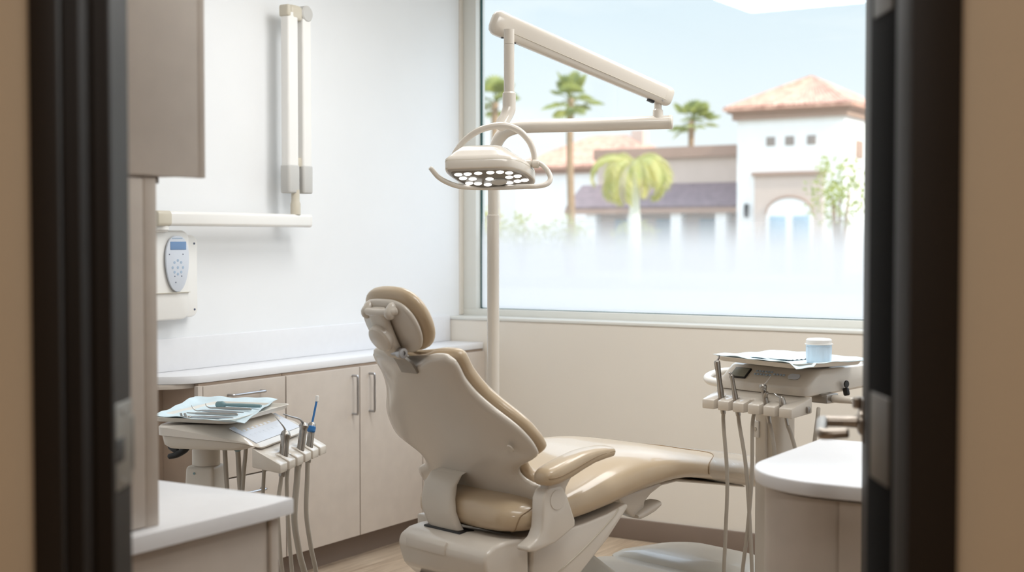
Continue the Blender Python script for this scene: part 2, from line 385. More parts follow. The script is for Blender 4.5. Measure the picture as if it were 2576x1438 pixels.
# ------------------------------------------------------------------ far cabinets along left wall
XF = -3.85
def arcout(r_in=0.0, xf=XF):
    # rounded left end of the worktop and its shelves
    pts = [(XL+.002, 5.955), (xf-r_in, 5.955), (xf-r_in, 3.97)]
    cx, cy, rr = xf-r_in-.2, 3.97, .2
    pts += arc(cx, cy, rr, 0, -90, 10)[1:]
    pts += [(XL+.002, 3.77)]
    return pts
t = thing('worktop', 'long white worktop with rounded left end on the far cabinets along left wall', 'worktop', (0, 0, 0))
b = B(); prism(b, arcout(), .888, .92, bv=.004, seg=2); obj('slab', b, 'quartz', t)
b = B(); box(b, XL+.002, XL+.016, 3.74, 5.955, .92, 1.052, .003); obj('backsplash', b, 'quartz', t)
def handle_h(y, z, L, par, x=XF+.02):     # bar handle along Y
    b = B(); h = L/2
    tube(b, [(x, y-h, z), (x+.022, y-h, z), (x+.03, y-h+.008, z), (x+.03, y, z), (x+.03, y+h-.008, z), (x+.022, y+h, z), (x, y+h, z)], .0052, 10, 4)
    return obj('handle', b, 'steel', par, label='brushed steel bar handle')
def handle_v(y, z, L, par, x=XF+.02):
    b = B(); h = L/2
    tube(b, [(x, y, z-h), (x+.022, y, z-h), (x+.03, y, z-h+.008), (x+.03, y, z), (x+.03, y, z+h-.008), (x+.022, y, z+h), (x, y, z+h)], .0052, 10, 4)
    return obj('handle', b, 'steel', par, label='brushed steel bar handle')
fx0, fx1 = XF-.008, XF+.012    # front panels
# drawer unit
t = thing('drawer_cabinet', 'greige drawer cabinet behind the left instrument stand, beside open shelves', 'cabinet')
b = B(); box(b, XL+.003, fx0-.002, 3.93, 4.415, .115, .886); obj('body', b, 'lam_in', t)
b = B(); box(b, fx0, fx1, 3.905, 3.93, .115, .878, .001); obj('end_panel', b, 'lam', t)
for z0, z1, hz_, hl in ((.757, .876, .83, .19), (.499, .751, .70, .19), (.361, .493, .43, .19), (.117, .355, .3, .19)):
    b = B(); box(b, fx0, fx1, 3.934, 4.413, z0, z1, .0015); d = obj('drawer', b, 'lam', t)
    handle_h(4.165, hz_, hl, d, fx1)
# two-door cabinet
def base_cab(y0, y1, doors, label):
    t = thing('base_cabinet', label, 'cabinet')
    b = B(); box(b, XL+.003, fx0-.002, y0, y1, .115, .886); obj('body', b, 'lam_in', t)
    for (a, c, hy) in doors:
        b = B(); box(b, fx0, fx1, a+.0025, c-.0025, .117, .876, .0015); d = obj('door', b, 'lam', t)
        if hy: handle_v(hy, .755, .17, d, fx1)
base_cab(4.418, 5.40, [(4.418, 4.915, 4.862), (4.917, 5.40, 4.985)], 'greige two-door cabinet with steel bar handles, left of the chair back')
base_cab(5.403, 5.955, [(5.403, 5.955, None)], 'greige cabinet in the corner by the window, behind the headrest')
# open curved end shelves
t = thing('corner_shelf', 'open rounded end shelves left of the drawer cabinet', 'shelf unit')
for z in (.875, .455, .118):
    pts = [(XL+.003, 3.928), (XF-.03, 3.928)]+arc(XF-.21, 3.928, .18, 0, -90, 10)[1:]+[(XL+.003, 3.748)]
    b = B(); prism(b, pts, z-.006, z+.012, bv=.002, seg=2)
    obj('shelf', b, 'lam', t)
b = B(); box(b, XL+.003, XL+.018, 3.748, 3.928, .115, .866); obj('back_panel', b, 'lam_in', t)
b = B(); box(b, XL+.018, XF-.02, 3.9285, 3.9295, .125, .868); obj('side_panel', b, 'lam_in', t)
b = B(); prism(b, [(XL+.003, 5.945), (XF-.075, 5.945), (XF-.075, 3.95)]+arc(XF-.225, 3.95, .15, 0, -90, 8)[1:]+[(XL+.003, 3.80)], .0, .113)
tag(obj('plinth', b, 'kick'), 'taupe plinth under the far cabinets along the left wall', 'plinth')
# ------------------------------------------------------------------ near left counter, tall panel and wall cabinet
t = thing('counter', 'near white counter with a round waste opening, behind the left door frame', 'counter')
ox, oy, orr = -2.40, 2.155, .048
def slab_with_hole(bm, outer, cx, cy, r, z0, z1, n=32):
    # the slab's outline with a round opening: ring of quads from hole to outline
    hole = [(cx+r*math.cos(2*PI*k/n), cy+r*math.sin(2*PI*k/n)) for k in range(n)]
    x0, x1, y0, y1, rc = outer
    out = []
    for (hx, hy) in hole:
        dx, dy = hx-cx, hy-cy
        s = min((x1-cx)/dx if dx > 1e-9 else ((x0-cx)/dx if dx < -1e-9 else 1e9), (y1-cy)/dy if dy > 1e-9 else ((y0-cy)/dy if dy < -1e-9 else 1e9))
        out.append((cx+dx*s, cy+dy*s))
    for c in ((x0, y0), (x0, y1), (x1, y0), (x1, y1)):
        k = min(range(n), key=lambda i: (out[i][0]-c[0])**2+(out[i][1]-c[1])**2)
        out[k] = (c[0]+(rc*.3 if c[0] == x0 else -rc*.3), c[1]+(rc*.3 if c[1] == y0 else -rc*.3))
    e = .004
    def ring(pts, z, ins=0):
        return [V((p[0]-(ins if p[0] > x1-.02 else (-ins if p[0] < x0+.02 else 0)), p[1]-(ins if p[1] > y1-.02 else (-ins if p[1] < y0+.02 else 0)), z)) for p in pts]
    rings = [ring(out, z0), ring(out, z1-e), ring(out, z1-e*.3, e*.3), ring(out, z1, e)]
    big = [(cx+(r+.008)*math.cos(2*PI*k/n), cy+(r+.008)*math.sin(2*PI*k/n)) for k in range(n)]
    rings += [ring(big, z1), ring(hole, z1-.006), ring(hole, z0)]
    loft(bm, rings, cap=False, closed=True)
b = B(); slab_with_hole(b, (-2.655, -1.998, 1.36, 2.335, .02), ox, oy, orr, .846, .88); obj('countertop', b, 'quartz', t)
b = B(); lathe(b, [(orr+.004, 0), (orr+.004, -.012), (orr+.002, -.18), (.0001, -.18)], c=(ox, oy, .846)); obj('waste_chute', b, 'greyp', t)
b = B(); box(b, -2.655, -2.04, 1.40, 2.29, .115, .846); obj('body', b, 'lam', t)
b = B(); box(b, -2.04, -2.022, 1.40, 2.262, .12, .838, .001); obj('front_panel', b, 'lam', t)
b = B(); box(b, -2.04, -2.016, 2.268, 2.295, .1, .846, .003); obj('edge_post', b, 'lam', t)
b = B(); box(b, -2.655, -2.09, 1.40, 2.24, 0, .115); obj('plinth', b, 'kick', t)
t = thing('tall_panel_cabinet', 'tall greige cabinet standing on near counter behind left door frame', 'cabinet')
b = B(); box(b, -2.655, -2.05, 1.50, 1.948, .8805, 1.57); obj('body', b, 'lam', t)
b = B(); box(b, -2.05, -2.034, 1.50, 1.925, .883, 1.568, .0015); obj('door', b, 'lam', t)
b = B(); box(b, -2.05, -2.036, 1.928, 1.962, .8805, 1.57, .002); obj('edge_strip', b, 'lam', t)
t = thing('wall_cabinet', 'greige upper wall cabinet over the near counter beside left door frame', 'cabinet')
b = B(); box(b, -2.655, -2.05, 1.50, 2.094, 1.578, 2.45, .001); obj('body', b, 'lam', t)
b = B(); box(b, -2.05, -2.03, 1.50, 2.072, 1.574, 2.45, .0015); obj('door', b, 'lam', t)
b = B(); box(b, -2.05, -2.034, 2.075, 2.096, 1.574, 2.45, .0015); obj('edge_strip', b, 'lam', t)
b = B(); box(b, -2.35, -2.14, 2.03, 2.07, 1.564, 1.578, .002); obj('light_rail', b, 'kick', t)
# ------------------------------------------------------------------ right counter
t = thing('counter', 'near white counter with rounded corner, partly hidden by the right door frame', 'counter')
def rc(i): # outline, inset i
    x0, y0, x1, y1, r = -1.275+i, 3.005+i, XR-.003, 3.685-i, .24-i
    return [(x1, y0)]+[(x0+r+r*math.cos(R(a)), y0+r+r*math.sin(R(a))) for a in [270-90*k/14 for k in range(15)]]+[(x0, y1), (x1, y1)]
b = B(); prism(b, rc(0), .866, .90, bv=.005, seg=3); obj('countertop', b, 'quartz', t)
b = B(); prism(b, rc(.045), .1, .862); obj('body', b, 'gap', t)
def curved_panel(s0, s1, i0, i1):
    # panel following the rounded outline between arc-length fractions
    o_ = rc(i0)[:-1]; n_ = rc(i1)[:-1]
    def along(pl, f):
        L = [0]
        for p, q in zip(pl, pl[1:]): L.append(L[-1]+math.dist(p, q))
        s = f*L[-1]
        for k in range(len(pl)-1):
            if s <= L[k+1]+1e-9:
                u = (s-L[k])/(L[k+1]-L[k]); return (pl[k][0]+(pl[k+1][0]-pl[k][0])*u, pl[k][1]+(pl[k+1][1]-pl[k][1])*u)
    N = 26
    return [along(o_, s0+(s1-s0)*k/N) for k in range(N+1)]+[along(n_, s1-(s1-s0)*k/N) for k in range(N+1)]
for s0, s1 in ((.5905, .995), (.1, .5845)):
    b = B(); prism(b, curved_panel(s0, s1, .025, .043), .11, .858); obj('door', b, 'lam', t, label='curved greige front panel' if s0 > .4 else None)
b = B(); prism(b, rc(.08), 0, .1); obj('plinth', b, 'kick', t)
# ------------------------------------------------------------------ x-ray unit on left wall
t = thing('xray_unit', 'white wall-mounted dental x-ray arm and control box on left wall', 'x-ray unit')
XB = -4.02
def hull(y0, y1, z0, z1, x0, x1, r, bow=0):
    pts = rrect(y0, y1, z0, z1, r, 6)
    b = B(); prism(b, pts, x0, x1, 'x', bv=.008, seg=3,
        fn=lambda c: V((c.x-bow*((c.z-(z0+z1)/2)/((z1-z0)/2))**2*(c.x-x0)/(x1-x0), c.y+(.018*(1-((c.z-(z0+z1)/2)/((z1-z0)/2))**2) if c.y > (y0+y1)/2 else 0), c.z)))
    return b
cb = obj('control_box', hull(3.80, 4.09, 1.135, 1.465, XL+.001, XL+.05, .03), 'white', t)
b = hull(3.80, 4.015, 1.13, 1.483, XL+.04, XL+.085, .03, .012); fc = obj('front_cover', b, 'white', cb)
# tapering shield-shaped control panel
yc, zc = 3.947, 1.376
sh = []
for k in range(40):
    a = 2*PI*k/40; s_, c_ = math.sin(a), math.cos(a)
    z = .085*s_ if s_ > 0 else .135*s_
    wdt = .062*(1-.0*s_) if s_ > 0 else .062
    yy = wdt*sg(c_, .75 if s_ > 0 else .95)
    sh.append((yc+yy, zc+z))
b = B(); prism(b, sh, XL+.08, XL+.088, 'x', bv=.002, seg=2); cp = obj('control_panel', b, 'panel', fc, label='pale blue keypad panel')
b = B(); box(b, XL+.087, XL+.0895, yc-.04, yc+.045, zc+.030, zc+.062, .001); obj('screen', b, 'lcd', cb, label='blue display')
for (dy, dz) in [(0, -.012), (.018, -.02), (-.018, -.02), (.028, -.04), (-.028, -.04), (0, -.04), (.018, -.058), (-.018, -.058), (0, -.066)]:
    b = B(); lathe(b, [(.0001, 0), (.0062, 0), (.0055, .0012), (.0001, .0015)], c=(XL+.0875, yc+dy, zc+dz), axis=(1, 0, 0), seg=12); obj('key', b, 'key', cb)
b = B(); box(b, XL+.0875, XL+.089, yc-.03, yc+.025, zc+.073, zc+.0765); obj('label_line', b, 'key', cb)
for (dy, dz) in [(-.017, -.074), (.02, -.074), (-.012, -.098), (.028, .012), (-.045, .012)]:
    b = B(); lathe(b, [(.0001, 0), (.0028, 0), (.002, .002), (.0001, .002)], c=(XL+.0878, yc+dy, zc+dz), axis=(1, 0, 0), seg=10); obj('key_mark', b, 'keydot', cb)
b = B(); box(b, XL+.073, XL+.0845, 3.805, 4.018, 1.2365, 1.2385); obj('cover_seam', b, 'beigepart', cb)
for z in (1.43, 1.165):
    b = B(); lathe(b, [(.0001, 0), (.005, 0), (.004, .003), (.0001, .003)], c=(XL+.049, 4.075, z), axis=(1, 0, 0), seg=12); obj('screw', b, 'keydot', cb)
b = B(); box(b, XL+.02, XL+.09, 3.83, 3.90, 1.475, 1.497, .006); lathe(b, [(.028, 0), (.028, .02)], c=(XL+.10, 3.85, 1.484)); obj('arm_bracket', b, 'white', t)
b = B(); prism(b, rrect(-3.985, -3.935, 1.4985, 1.556, .014), 3.87, 4.70, 'y', bv=.002, seg=2); ha = obj('horizontal_arm', b, 'white', t)
b = B(); prism(b, rrect(-3.9865, -3.9335, 1.497, 1.5575, .015), 3.80, 3.872, 'y', bv=.006, seg=3); obj('end_cap', b, 'beigepart', ha, label='beige end cap')
b = B(); prism(b, rrect(-3.9855, -3.9345, 1.498, 1.5565, .0145), 4.695, 4.71, 'y', bv=.004, seg=3); obj('end_cap', b, 'white', ha)
b = B(); lathe(b, [(.022, 1.553), (.022, 1.60), (.018, 1.61), (.018, 1.66)], c=(-3.955, 4.62, 0)); obj('pivot_post', b, 'beigepart', t, label='beige vertical pivot post')
def col_arm(y0, y1):
    b = B(); prism(b, rrect(-3.99, -3.943, y0, y1, .010), 1.70, 2.42, 'z'); a = obj('folding_arm', b, 'white', t)
    b = B(); prism(b, rrect(-3.9935, -3.9395, y0-.004, y1+.004, .012), 1.645, 1.768, 'z', bv=.008, seg=3); obj('joint_cover', b, 'greyp', a, label='pale grey joint cover')
    return a
a1 = col_arm(4.566, 4.632); a2 = col_arm(4.662, 4.72)
b = B(); box(b, -3.994, -3.9395, 4.560, 4.585, 2.40, 2.452, .01); box(b, -3.992, -3.942, 4.585, 4.665, 2.388, 2.455, .018, 4); obj('top_joint', b, 'beigepart', a1, label='beige top joint')
b = B(); lathe(b, [(.0001, -.026), (.03, -.026), (.036, -.02), (.036, .02), (.03, .026), (.0001, .026)], c=(-3.965, 4.692, 2.425), axis=(1, 0, 0)); obj('top_joint', b, 'greyp', a2)
b = B(); box(b, -3.985, -3.955, 4.632, 4.664, 1.76, 1.80, .004); obj('arm_bracket', b, 'beigepart', a1)
# ------------------------------------------------------------------ dental chair (local x: towards the foot end, y: patient's left)
ch = thing('dental_chair', 'cream dental chair with tan upholstery seen from behind in middle of room', 'dental chair', (-2.32, 3.56, 0), 74.7)
OB, DS, DN = V((0, 0, .666)), V((-.543, 0, .8397)), V((.8397, 0, .543))
def bk(s, y, off): return OB+DS*s+V((0, y, 0))+DN*off
def slab(rows, p1=.55, p2=.75, seg=56, curv_n=.3):
    """rows: (s function of v in [-1,1], half width, thickness, mid offset, curvature)"""
    rings = []
    for (sf, w_, th, oc, cv) in rows:
        ring = []
        for k in range(seg):
            a = 2*PI*k/seg; vy = sg(math.cos(a), p1); vo = sg(math.sin(a), p2)
            y = w_*vy
            ring.append(bk(sf(vy), y, oc+th/2*vo+cv*(y/curv_n)**2))
        rings.append(ring)
    b = B(); loft(b, rings); return b
wt = [(-.03, .312), (.0, .316), (.02, .312), (.04, .288), (.058, .248), (.08, .224), (.106, .222), (.130, .248), (.152, .298), (.170, .326), (.196, .330), (.228, .324),
      (.270, .304), (.308, .274), (.342, .244), (.390, .210), (.438, .192), (.478, .192), (.505, .186), (.520, .16)]
def top_off(v, amt=1.): # dip in the middle of the top edge, rounded shoulders
    a = abs(v)
    dip = -.046*math.exp(-(a/.42)**2)
    return amt*dip
def shell_rows(grow, th, oc, cv, s0, s1, s_top, amt=1., rim=.012):
    rows = []; N = 46
    for i in range(N+1):
        t = i/N; s = s0+(s1-s0)*t
        w_ = smtab(wt, s)[0]+grow
        k = max(0, (t-.72)/.28)
        k = k*k*(3-2*k)
        sf = (lambda s, k: (lambda v: s+k*top_off(v, amt)*1.0+k*(s_top-s1)))(s, k)
        rows.append((sf, w_, th, oc, cv))
    # rounded rims at both ends
    sfa = rows[-1][0]; wE = rows[-1][1]
    for q in (30, 55, 75, 88):
        rows.append(((lambda q: (lambda v: sfa(v)+rim*math.sin(R(q))))(q), wE-rim*2.2*(1-math.cos(R(q))), th*max(math.cos(R(q)), .08), oc, cv))
    sfb = rows[0][0]; w0 = rows[0][1]; pre = []
    for q in (88, 70, 40):
        pre.append(((lambda q: (lambda v: sfb(v)-rim*.5*math.sin(R(q))))(q), w0-rim*(1-math.cos(R(q))), th*max(math.cos(R(q)), .08), oc, cv))
    return pre+rows
bsh = obj('backrest_shell', slab(shell_rows(0, .042, .012, .022, -.022, .512, .517), .42, .8), 'cream', ch, 60)
pad_rows = shell_rows(.004, .060, .046, .018, .05, .488, .503, .5, .02)
obj('backrest_cushion', slab(pad_rows, .6, .6), 'tan', ch, 60, label='tan upholstered back cushion')
b = B(); lathe(b, [(.0001, 0), (.013, 0), (.011, .003), (.0001, .003)], c=bk(.215, -.27, -.0), axis=-DN, seg=20); obj('screw_cover', b, 'cream2', bsh)
# seam between shell and cushion
# headrest
def ell_rows(W, S0, S1, th, oc, cv, n=18, pw=.5, tilt=0.):
    rows = []; sc_, hh = (S0+S1)/2, (S1-S0)/2
    for i in range(n+1):
        a = -PI/2+PI*i/n; a = max(min(a, PI/2-.06), -PI/2+.06)
        s = sc_+hh*math.sin(a); w_ = W*max(math.cos(a), .02)**pw
        tk = th*max(math.cos(a), .05)**.55
        rows.append(((lambda s: (lambda v: s))(s), w_, tk, oc+tilt*(s-sc_), cv))
    return rows
hp = obj('headrest_cushion', slab(ell_rows(.140, .530, .730, .062, .042, .004, pw=.62, tilt=.10), .8, .8), 'tan', ch, 60, label='tan upholstered headrest cushion')
hs = obj('headrest_shell', slab(ell_rows(.123, .542, .714, .034, .008, .004, pw=.58, tilt=.10), .75, .8), 'cream', ch, 60)
b = B(); tube(b, [bk(.688, .068, .0), bk(.692, .055, -.014), bk(.692, 0, -.018), bk(.692, -.055, -.014), bk(.688, -.068, .0)], .012, 14, 5); obj('headrest_yoke', b, 'cream', ch)
for sy in (1, -1):
    b = B(); tube(b, [bk(.700, .054*sy, .008), bk(.690, .054*sy, -.015), bk(.678, .054*sy, -.016)], [.014, .0165, .013], 14, 4)
    obj('yoke_cap', b, 'cream', ch)
rings = []
for s, w_, off, th in [(.700, .034, -.012, .024), (.685, .038, -.016, .03), (.66, .038, -.022, .03), (.63, .040, -.028, .032), (.60, .040, -.032, .034), (.575, .037, -.032, .034), (.55, .030, -.026, .03), (.53, .026, -.012, .024)]:
    rings.append([bk(s, w_*sg(math.cos(2*PI*k/24), .7), off+th/2*sg(math.sin(2*PI*k/24), .7)) for k in range(24)])
b = B(); loft(b, rings); lk = obj('headrest_link', b, 'cream2', ch, 50)
b = B(); lathe(b, [(.0001, -.012), (.041, -.012), (.044, 0), (.043, .010), (.038, .016), (.02, .019), (.0001, .0195)], c=bk(.620, .002, -.040), axis=-DN, seg=36); obj('adjustment_knob', b, 'cream', ch, 30, label='round cream adjustment knob')
b = B(); lathe(b, [(.0001, -.03), (.010, -.03), (.010, -.002), (.0155, 0), (.0165, .004), (.0165, .016), (.0145, .019), (.007, .019), (.006, .015), (.0001, .015)], c=bk(.566, -.040, -.038), axis=(0, -1, 0), seg=24); obj('locking_bolt', b, 'steel', ch, 30, label='shiny steel locking bolt')
b = B()
rr_ = []
for s, w_, off in [(.560, .020, -.024), (.535, .028, -.020), (.51, .036, -.013), (.49, .037, -.0125), (.474, .037, -.0125)]:
    rr_.append([bk(s, w_*x, off+z) for x, z in ((1, -.004), (1, .004), (-1, .004), (-1, -.004))])
loft(b, rr_); obj('mounting_plate', b, 'dsteel', ch, 30, label='grey steel mounting plate')
# seat: long cushion
st = [  # x, ztop, zbot, halfwidth
 (-.122, .640, .618, .14), (-.116, .664, .602, .175), (-.098, .680, .590, .208), (-.065, .690, .584, .238), (-.02, .695, .582, .258), (.05, .700, .583, .272), (.12, .710, .585, .279), (.20, .732, .592, .284), (.30, .763, .605, .287),
 (.42, .784, .628, .287), (.55, .782, .645, .280), (.70, .758, .650, .268), (.88, .724, .626, .252), (1.05, .694, .590, .238), (1.18, .672, .560, .228), (1.30, .652, .542, .214), (1.36, .636, .538, .188), (1.39, .612, .544, .14), (1.398, .592, .556, .09)]
SEAM = [(-.015, 146), (-.031, 154), (-.055, 161), (-.075, 169), (-.085, 182), (-.084, 200), (-.076, 218), (-.070, 228)]
def seat_pt(x, a, grow=0.):
    zt, zb, hw = smtab(st, x); hw += grow; zt += grow; zb -= grow
    c_, s_ = math.cos(a), math.sin(a)
    y = hw*sg(c_, .62)-.045*min(1, max(0, (.12-x)/.22))
    zm = zb+(zt-zb)*.42
    top = (zt-zm)*(1-.10*(1-abs(c_)**.8)) # slight dish
    z = zm+(top*sg(s_, .8) if s_ > 0 else (zm-zb)*sg(s_, .6))
    return V((x, y, z))
xs = [-.122, -.120, -.116, -.108, -.098, -.083, -.065]+[i*.035-.035 for i in range(39)]+[1.325, 1.345, 1.36, 1.375, 1.385, 1.39, 1.395, 1.398]
b = B(); loft(b, [[seat_pt(x, 2*PI*k/48) for k in range(48)] for x in xs]); seat = obj('seat_cushion', b, 'tan', ch, 60, label='tan upholstered seat and leg cushion')
b = B(); tube(b, [seat_pt(x_, R(a_), .0006) for x_, a_ in SEAM], .0016, 6, 4); obj('seat_seam', b, 'seam', seat)
b = B(); tube(b, [seat_pt(.985-.19*math.cos(R(a_))**2, R(a_), .0008) for a_ in range(0, 200, 8)], .0018, 6, 2); obj('seat_seam', b, 'seam', seat)
b = B()

xs2 = [.99+.0235*i for i in range(15)]
loft(b, [[seat_pt(x-.19*math.cos(2*PI*k/48)**2*(1.32-x)/.33, 2*PI*k/48, .003+.0018*math.sin(x*60+k*.8)) for k in range(48)] for x in xs2], cap=False); obj('plastic_sleeve', b, 'sleeve', ch, 60, label='clear plastic sleeve over the foot end')
# under-seat support and release lever
rings = []
for x, z, h_, w_ in [(.36, .600, .03, .15), (.48, .608, .034, .14), (.60, .628, .024, .13), (.8, .630, .014, .12), (1.0, .594, .012, .11), (1.2, .556, .010, .10)]:
    rings.append([V((x, w_*sg(math.cos(2*PI*k/20), .5), z-h_*.3+h_/2*sg(math.sin(2*PI*k/20), .5))) for k in range(20)])
b = B(); loft(b, rings); obj('seat_frame', b, 'cream2', ch)
b = B(); prism(b, [(.40, .632), (.45, .575), (.475, .556), (.51, .552), (.525, .566), (.53, .60), (.56, .622), (.62, .645), (.60, .655)], -.215, -.16, 'y', bv=.008, seg=3); lb = obj('leg_bracket', b, 'cream', ch)
b = B()
rings = []
for x, z, h_ in [(.480, .560, .012), (.500, .562, .028), (.530, .570, .034), (.565, .580, .034), (.59, .588, .022)]:
    rings.append([V((x, -.200+.032*sg(math.cos(2*PI*k/20), .7), z+h_/2*sg(math.sin(2*PI*k/20), .7))) for k in range(20)])
loft(b, rings); obj('release_lever', b, 'cream', lb, 50)
# arm supports and armrests on both sides
for sy in (-1, 1):
    def sd(a, b_): return (min(a*sy, b_*sy), max(a*sy, b_*sy))
    fs = .07 if sy > 0 else 0.; inb = .055 if sy > 0 else 0.; MX = Matrix.Translation((fs, -inb, 0))
    y0, y1 = sd(.288, .338)
    foot = [(.05, .588), (.0, .566), (-.08, .552), (-.112, .556), (-.112, .570), (-.092, .578), (-.070, .590), (-.056, .615)] if sy < 0 else [(.06, .59), (.0, .592), (-.04, .62)]
    b = B(); prism(b, [(-.050, .700), (-.038, .722), (-.022, .731), (.020, .733), (.034, .722), (.05, .695), (.082, .622), (.083, .604)]+foot+[(-.052, .65)], y0, y1, 'y', bv=.009, seg=3, mtx=Matrix.Translation((fs*.9, -inb, 0)))
    br = obj('arm_support', b, 'cream', ch, 40)
    b = B(); lathe(b, [(.0001, 0), (.030, 0), (.029, .003), (.0001, .0035)], c=(.006+fs*.9, (.337-inb)*sy, .692), axis=(0, sy, 0), seg=32); obj('pivot_cap', b, 'cream', br)
    b = B(); y0, y1 = sd(.300, .336)
    prism(b, [(-.030, .725), (-.022, .752), (.07, .768), (.082, .76), (.062, .742), (.046, .722), (.04, .68), (-.02, .68)], y0, y1, 'y', bv=.006, seg=2, mtx=MX); obj('arm_stem', b, 'cream', br, 40)
    rings = []
    for x, z, hh, w_ in [(-.052, .758, .010, .018), (-.046, .759, .020, .030), (-.030, .762, .026, .037), (.0, .768, .030, .040), (.05, .781, .031, .040), (.10, .795, .028, .038), (.15, .805, .023, .036), (.20, .809, .019, .034), (.232, .809, .016, .031), (.239, .809, .011, .027)]:
        rings.append([V((x+fs, (.325-inb)*sy+w_*sg(math.cos(2*PI*k/28), .6), z+hh*sg(math.sin(2*PI*k/28), .72))) for k in range(28)])
    b = B(); loft(b, rings); ar = obj('armrest', b, 'tan', ch, 60, label='tan padded armrest')
    b = B(); tube(b, [V((x+fs, (.325-inb)*sy+(w_+.001)*sy, z-hh*.1)) for x, z, hh, w_ in [(-.046, .763, .020, .0285), (-.030, .764, .026, .0365), (.0, .769, .030, .0395), (.05, .782, .031, .0395), (.10, .796, .028, .0375), (.15, .807, .022, .0345), (.20, .812, .016, .0315), (.235, .812, .013, .0285)]], .0014, 6, 4)
    obj('armrest_seam', b, 'seam', ar)
# rear strap joining the back to the carriage
rings = []
for x, z, w_, th in [(-.056, .738, .064, .010), (-.084, .732, .068, .024), (-.114, .705, .069, .032), (-.134, .665, .071, .032), (-.140, .63, .071, .032), (-.132, .595, .070, .032), (-.118, .560, .069, .032), (-.112, .545, .068, .03)]:
    rings.append([V((x+th/2*sg(math.sin(2*PI*k/28), .6), (z-.56)*.31+w_*sg(math.cos(2*PI*k/28), .4), z+.35*th/2*sg(math.sin(2*PI*k/28), .6))) for k in range(28)])
b = B(); loft(b, rings); obj('rear_strap', b, 'cream2', ch, 50)
# carriage under the seat
b = B(); prism(b, [(-.205, .500), (-.212, .53), (-.203, .553), (-.17, .570), (-.12, .577), (-.035, .572), (-.030, .42), (-.08, .405), (-.15, .425), (-.19, .46)], -.262, .135, 'y', bv=.028, seg=5)
cv_ = obj('rear_cover', b, 'cream', ch, 40)
b = B(); box(b, -.150, -.090, -.085, .085, .568, .579, .004); obj('strap_slot', b, 'black', cv_)
b = B(); prism(b, [(-.216, .520), (-.214, .548), (-.205, .560), (-.196, .553), (-.20, .52)], -.090, .090, 'y', bv=.003, seg=2); obj('slot_lip', b, 'cream', cv_)
b = B(); box(b, -.17, -.06, -.17, .10, .39, .432, .012); obj('lower_slot', b, 'black', cv_)
b = B(); box(b, -.15, .0, -.15, .13, .34, .41, .02); obj('lower_cover', b, 'cream2', ch)
b = B(); prism(b, [(-.027, .568), (.06, .574), (.2, .585), (.30, .600), (.385, .622), (.392, .610), (.30, .525), (.17, .430), (.06, .345), (-.027, .335)], -.268, .268, 'y', bv=.010, seg=3)
obj('carriage', b, 'cream', ch, 40)
for sy in (-1, 1):
    b = B(); tube(b, [V((.08, .2687*sy, .455)), V((.2, .2687*sy, .515)), V((.31, .2687*sy, .582)), V((.345, .2687*sy, .612))], .0022, 6, 4)
    obj('carriage_seam', b, 'beigepart', ch)
b = B(); prism(b, [(-.02, .42), (.30, .50), (.70, .22), (.45, .16)], -.13, .13, 'y', bv=.02, seg=3); obj('lift_arm', b, 'base', ch)
# floor base
def base_shape(x0, x1, w0, w1, z, dome=.03, r=.12, z0=0.004):
    pts = []
    out = arc(x1-r, w1-r, r, 0, 90, 6)+arc(x0+.06, w0-.06, .06, 90, 180, 5)+arc(x0+.06, -w0+.06, .06, 180, 270, 5)+arc(x1-r, -w1+r, r, 270, 360, 6)
    cx = (x0+x1)/2
    b = B(); rings = []
    for f, zz in [(1, z0), (1.0, z*.55), (.985, z*.8), (.95, z*.93), (.85, z*.985), (.6, z+dome*.6), (.3, z+dome*.9), (.05, z+dome)]:
        rings.append([V((cx+(x-cx)*f, y*f, zz)) for x, y in out])
    loft(b, rings); return b
bs = obj('base', base_shape(-.05, .96, .28, .312, .300, .012, .10), 'base', ch, 40)
obj('base_front', base_shape(.87, 1.25, .30, .27, .312, .016, .16, .004), 'base', ch, 40)
b = B(); box(b, .45, .90, -.306, .306, .215, .245, .01); obj('base_slot', b, 'slot', bs, label='dark slot in the base cover')
# ------------------------------------------------------------------ operating light on its pole
lp = thing('dental_light', 'cream dental operating light on tall pole with folding arms before the window', 'dental light', (-2.739, 4.303, 0), 31.7)
b = B(); lathe(b, [(.16, .0), (.16, .03), (.14, .045), (.04, .06), (.023, .09)]); obj('pole_foot', b, 'cream', lp)
b = B(); lathe(b, [(.0225, .06), (.0225, 1.535), (.0205, 1.5365), (.0205, 1.538)]); po = obj('pole', b, 'cream', lp)
b = B(); tube(b, [(0, 0, 1.538), (0, 0, 1.70), (.004, -.002, 1.77), (.03, -.014, 1.826), (.075, -.034, 1.852), (.14, -.062, 1.857), (.30, -.10, 1.857), (.628, -.165, 1.8625)], [.0195, .0195, .021, .0235, .025, .025, .0245, .0245], 20, 8); ca = obj('curved_arm', b, 'cream', lp)
b = B(); lathe(b, [(.0001, 0), (.0255, 0), (.0255, .008), (.022, .012), (.0001, .012)], c=(.628, -.165, 1.8625), axis=(.98, -.19, 0.016), seg=24); obj('arm_cap', b, 'cream2', ca)
b = B(); lathe(b, [(.019, 1.868), (.019, 1.885), (.018, 1.905), (.0135, 1.91), (.0135, 1.93), (.015, 1.935), (.015, 1.965)], c=(.588, -.157, 0)); obj('pivot', b, 'cream', lp)
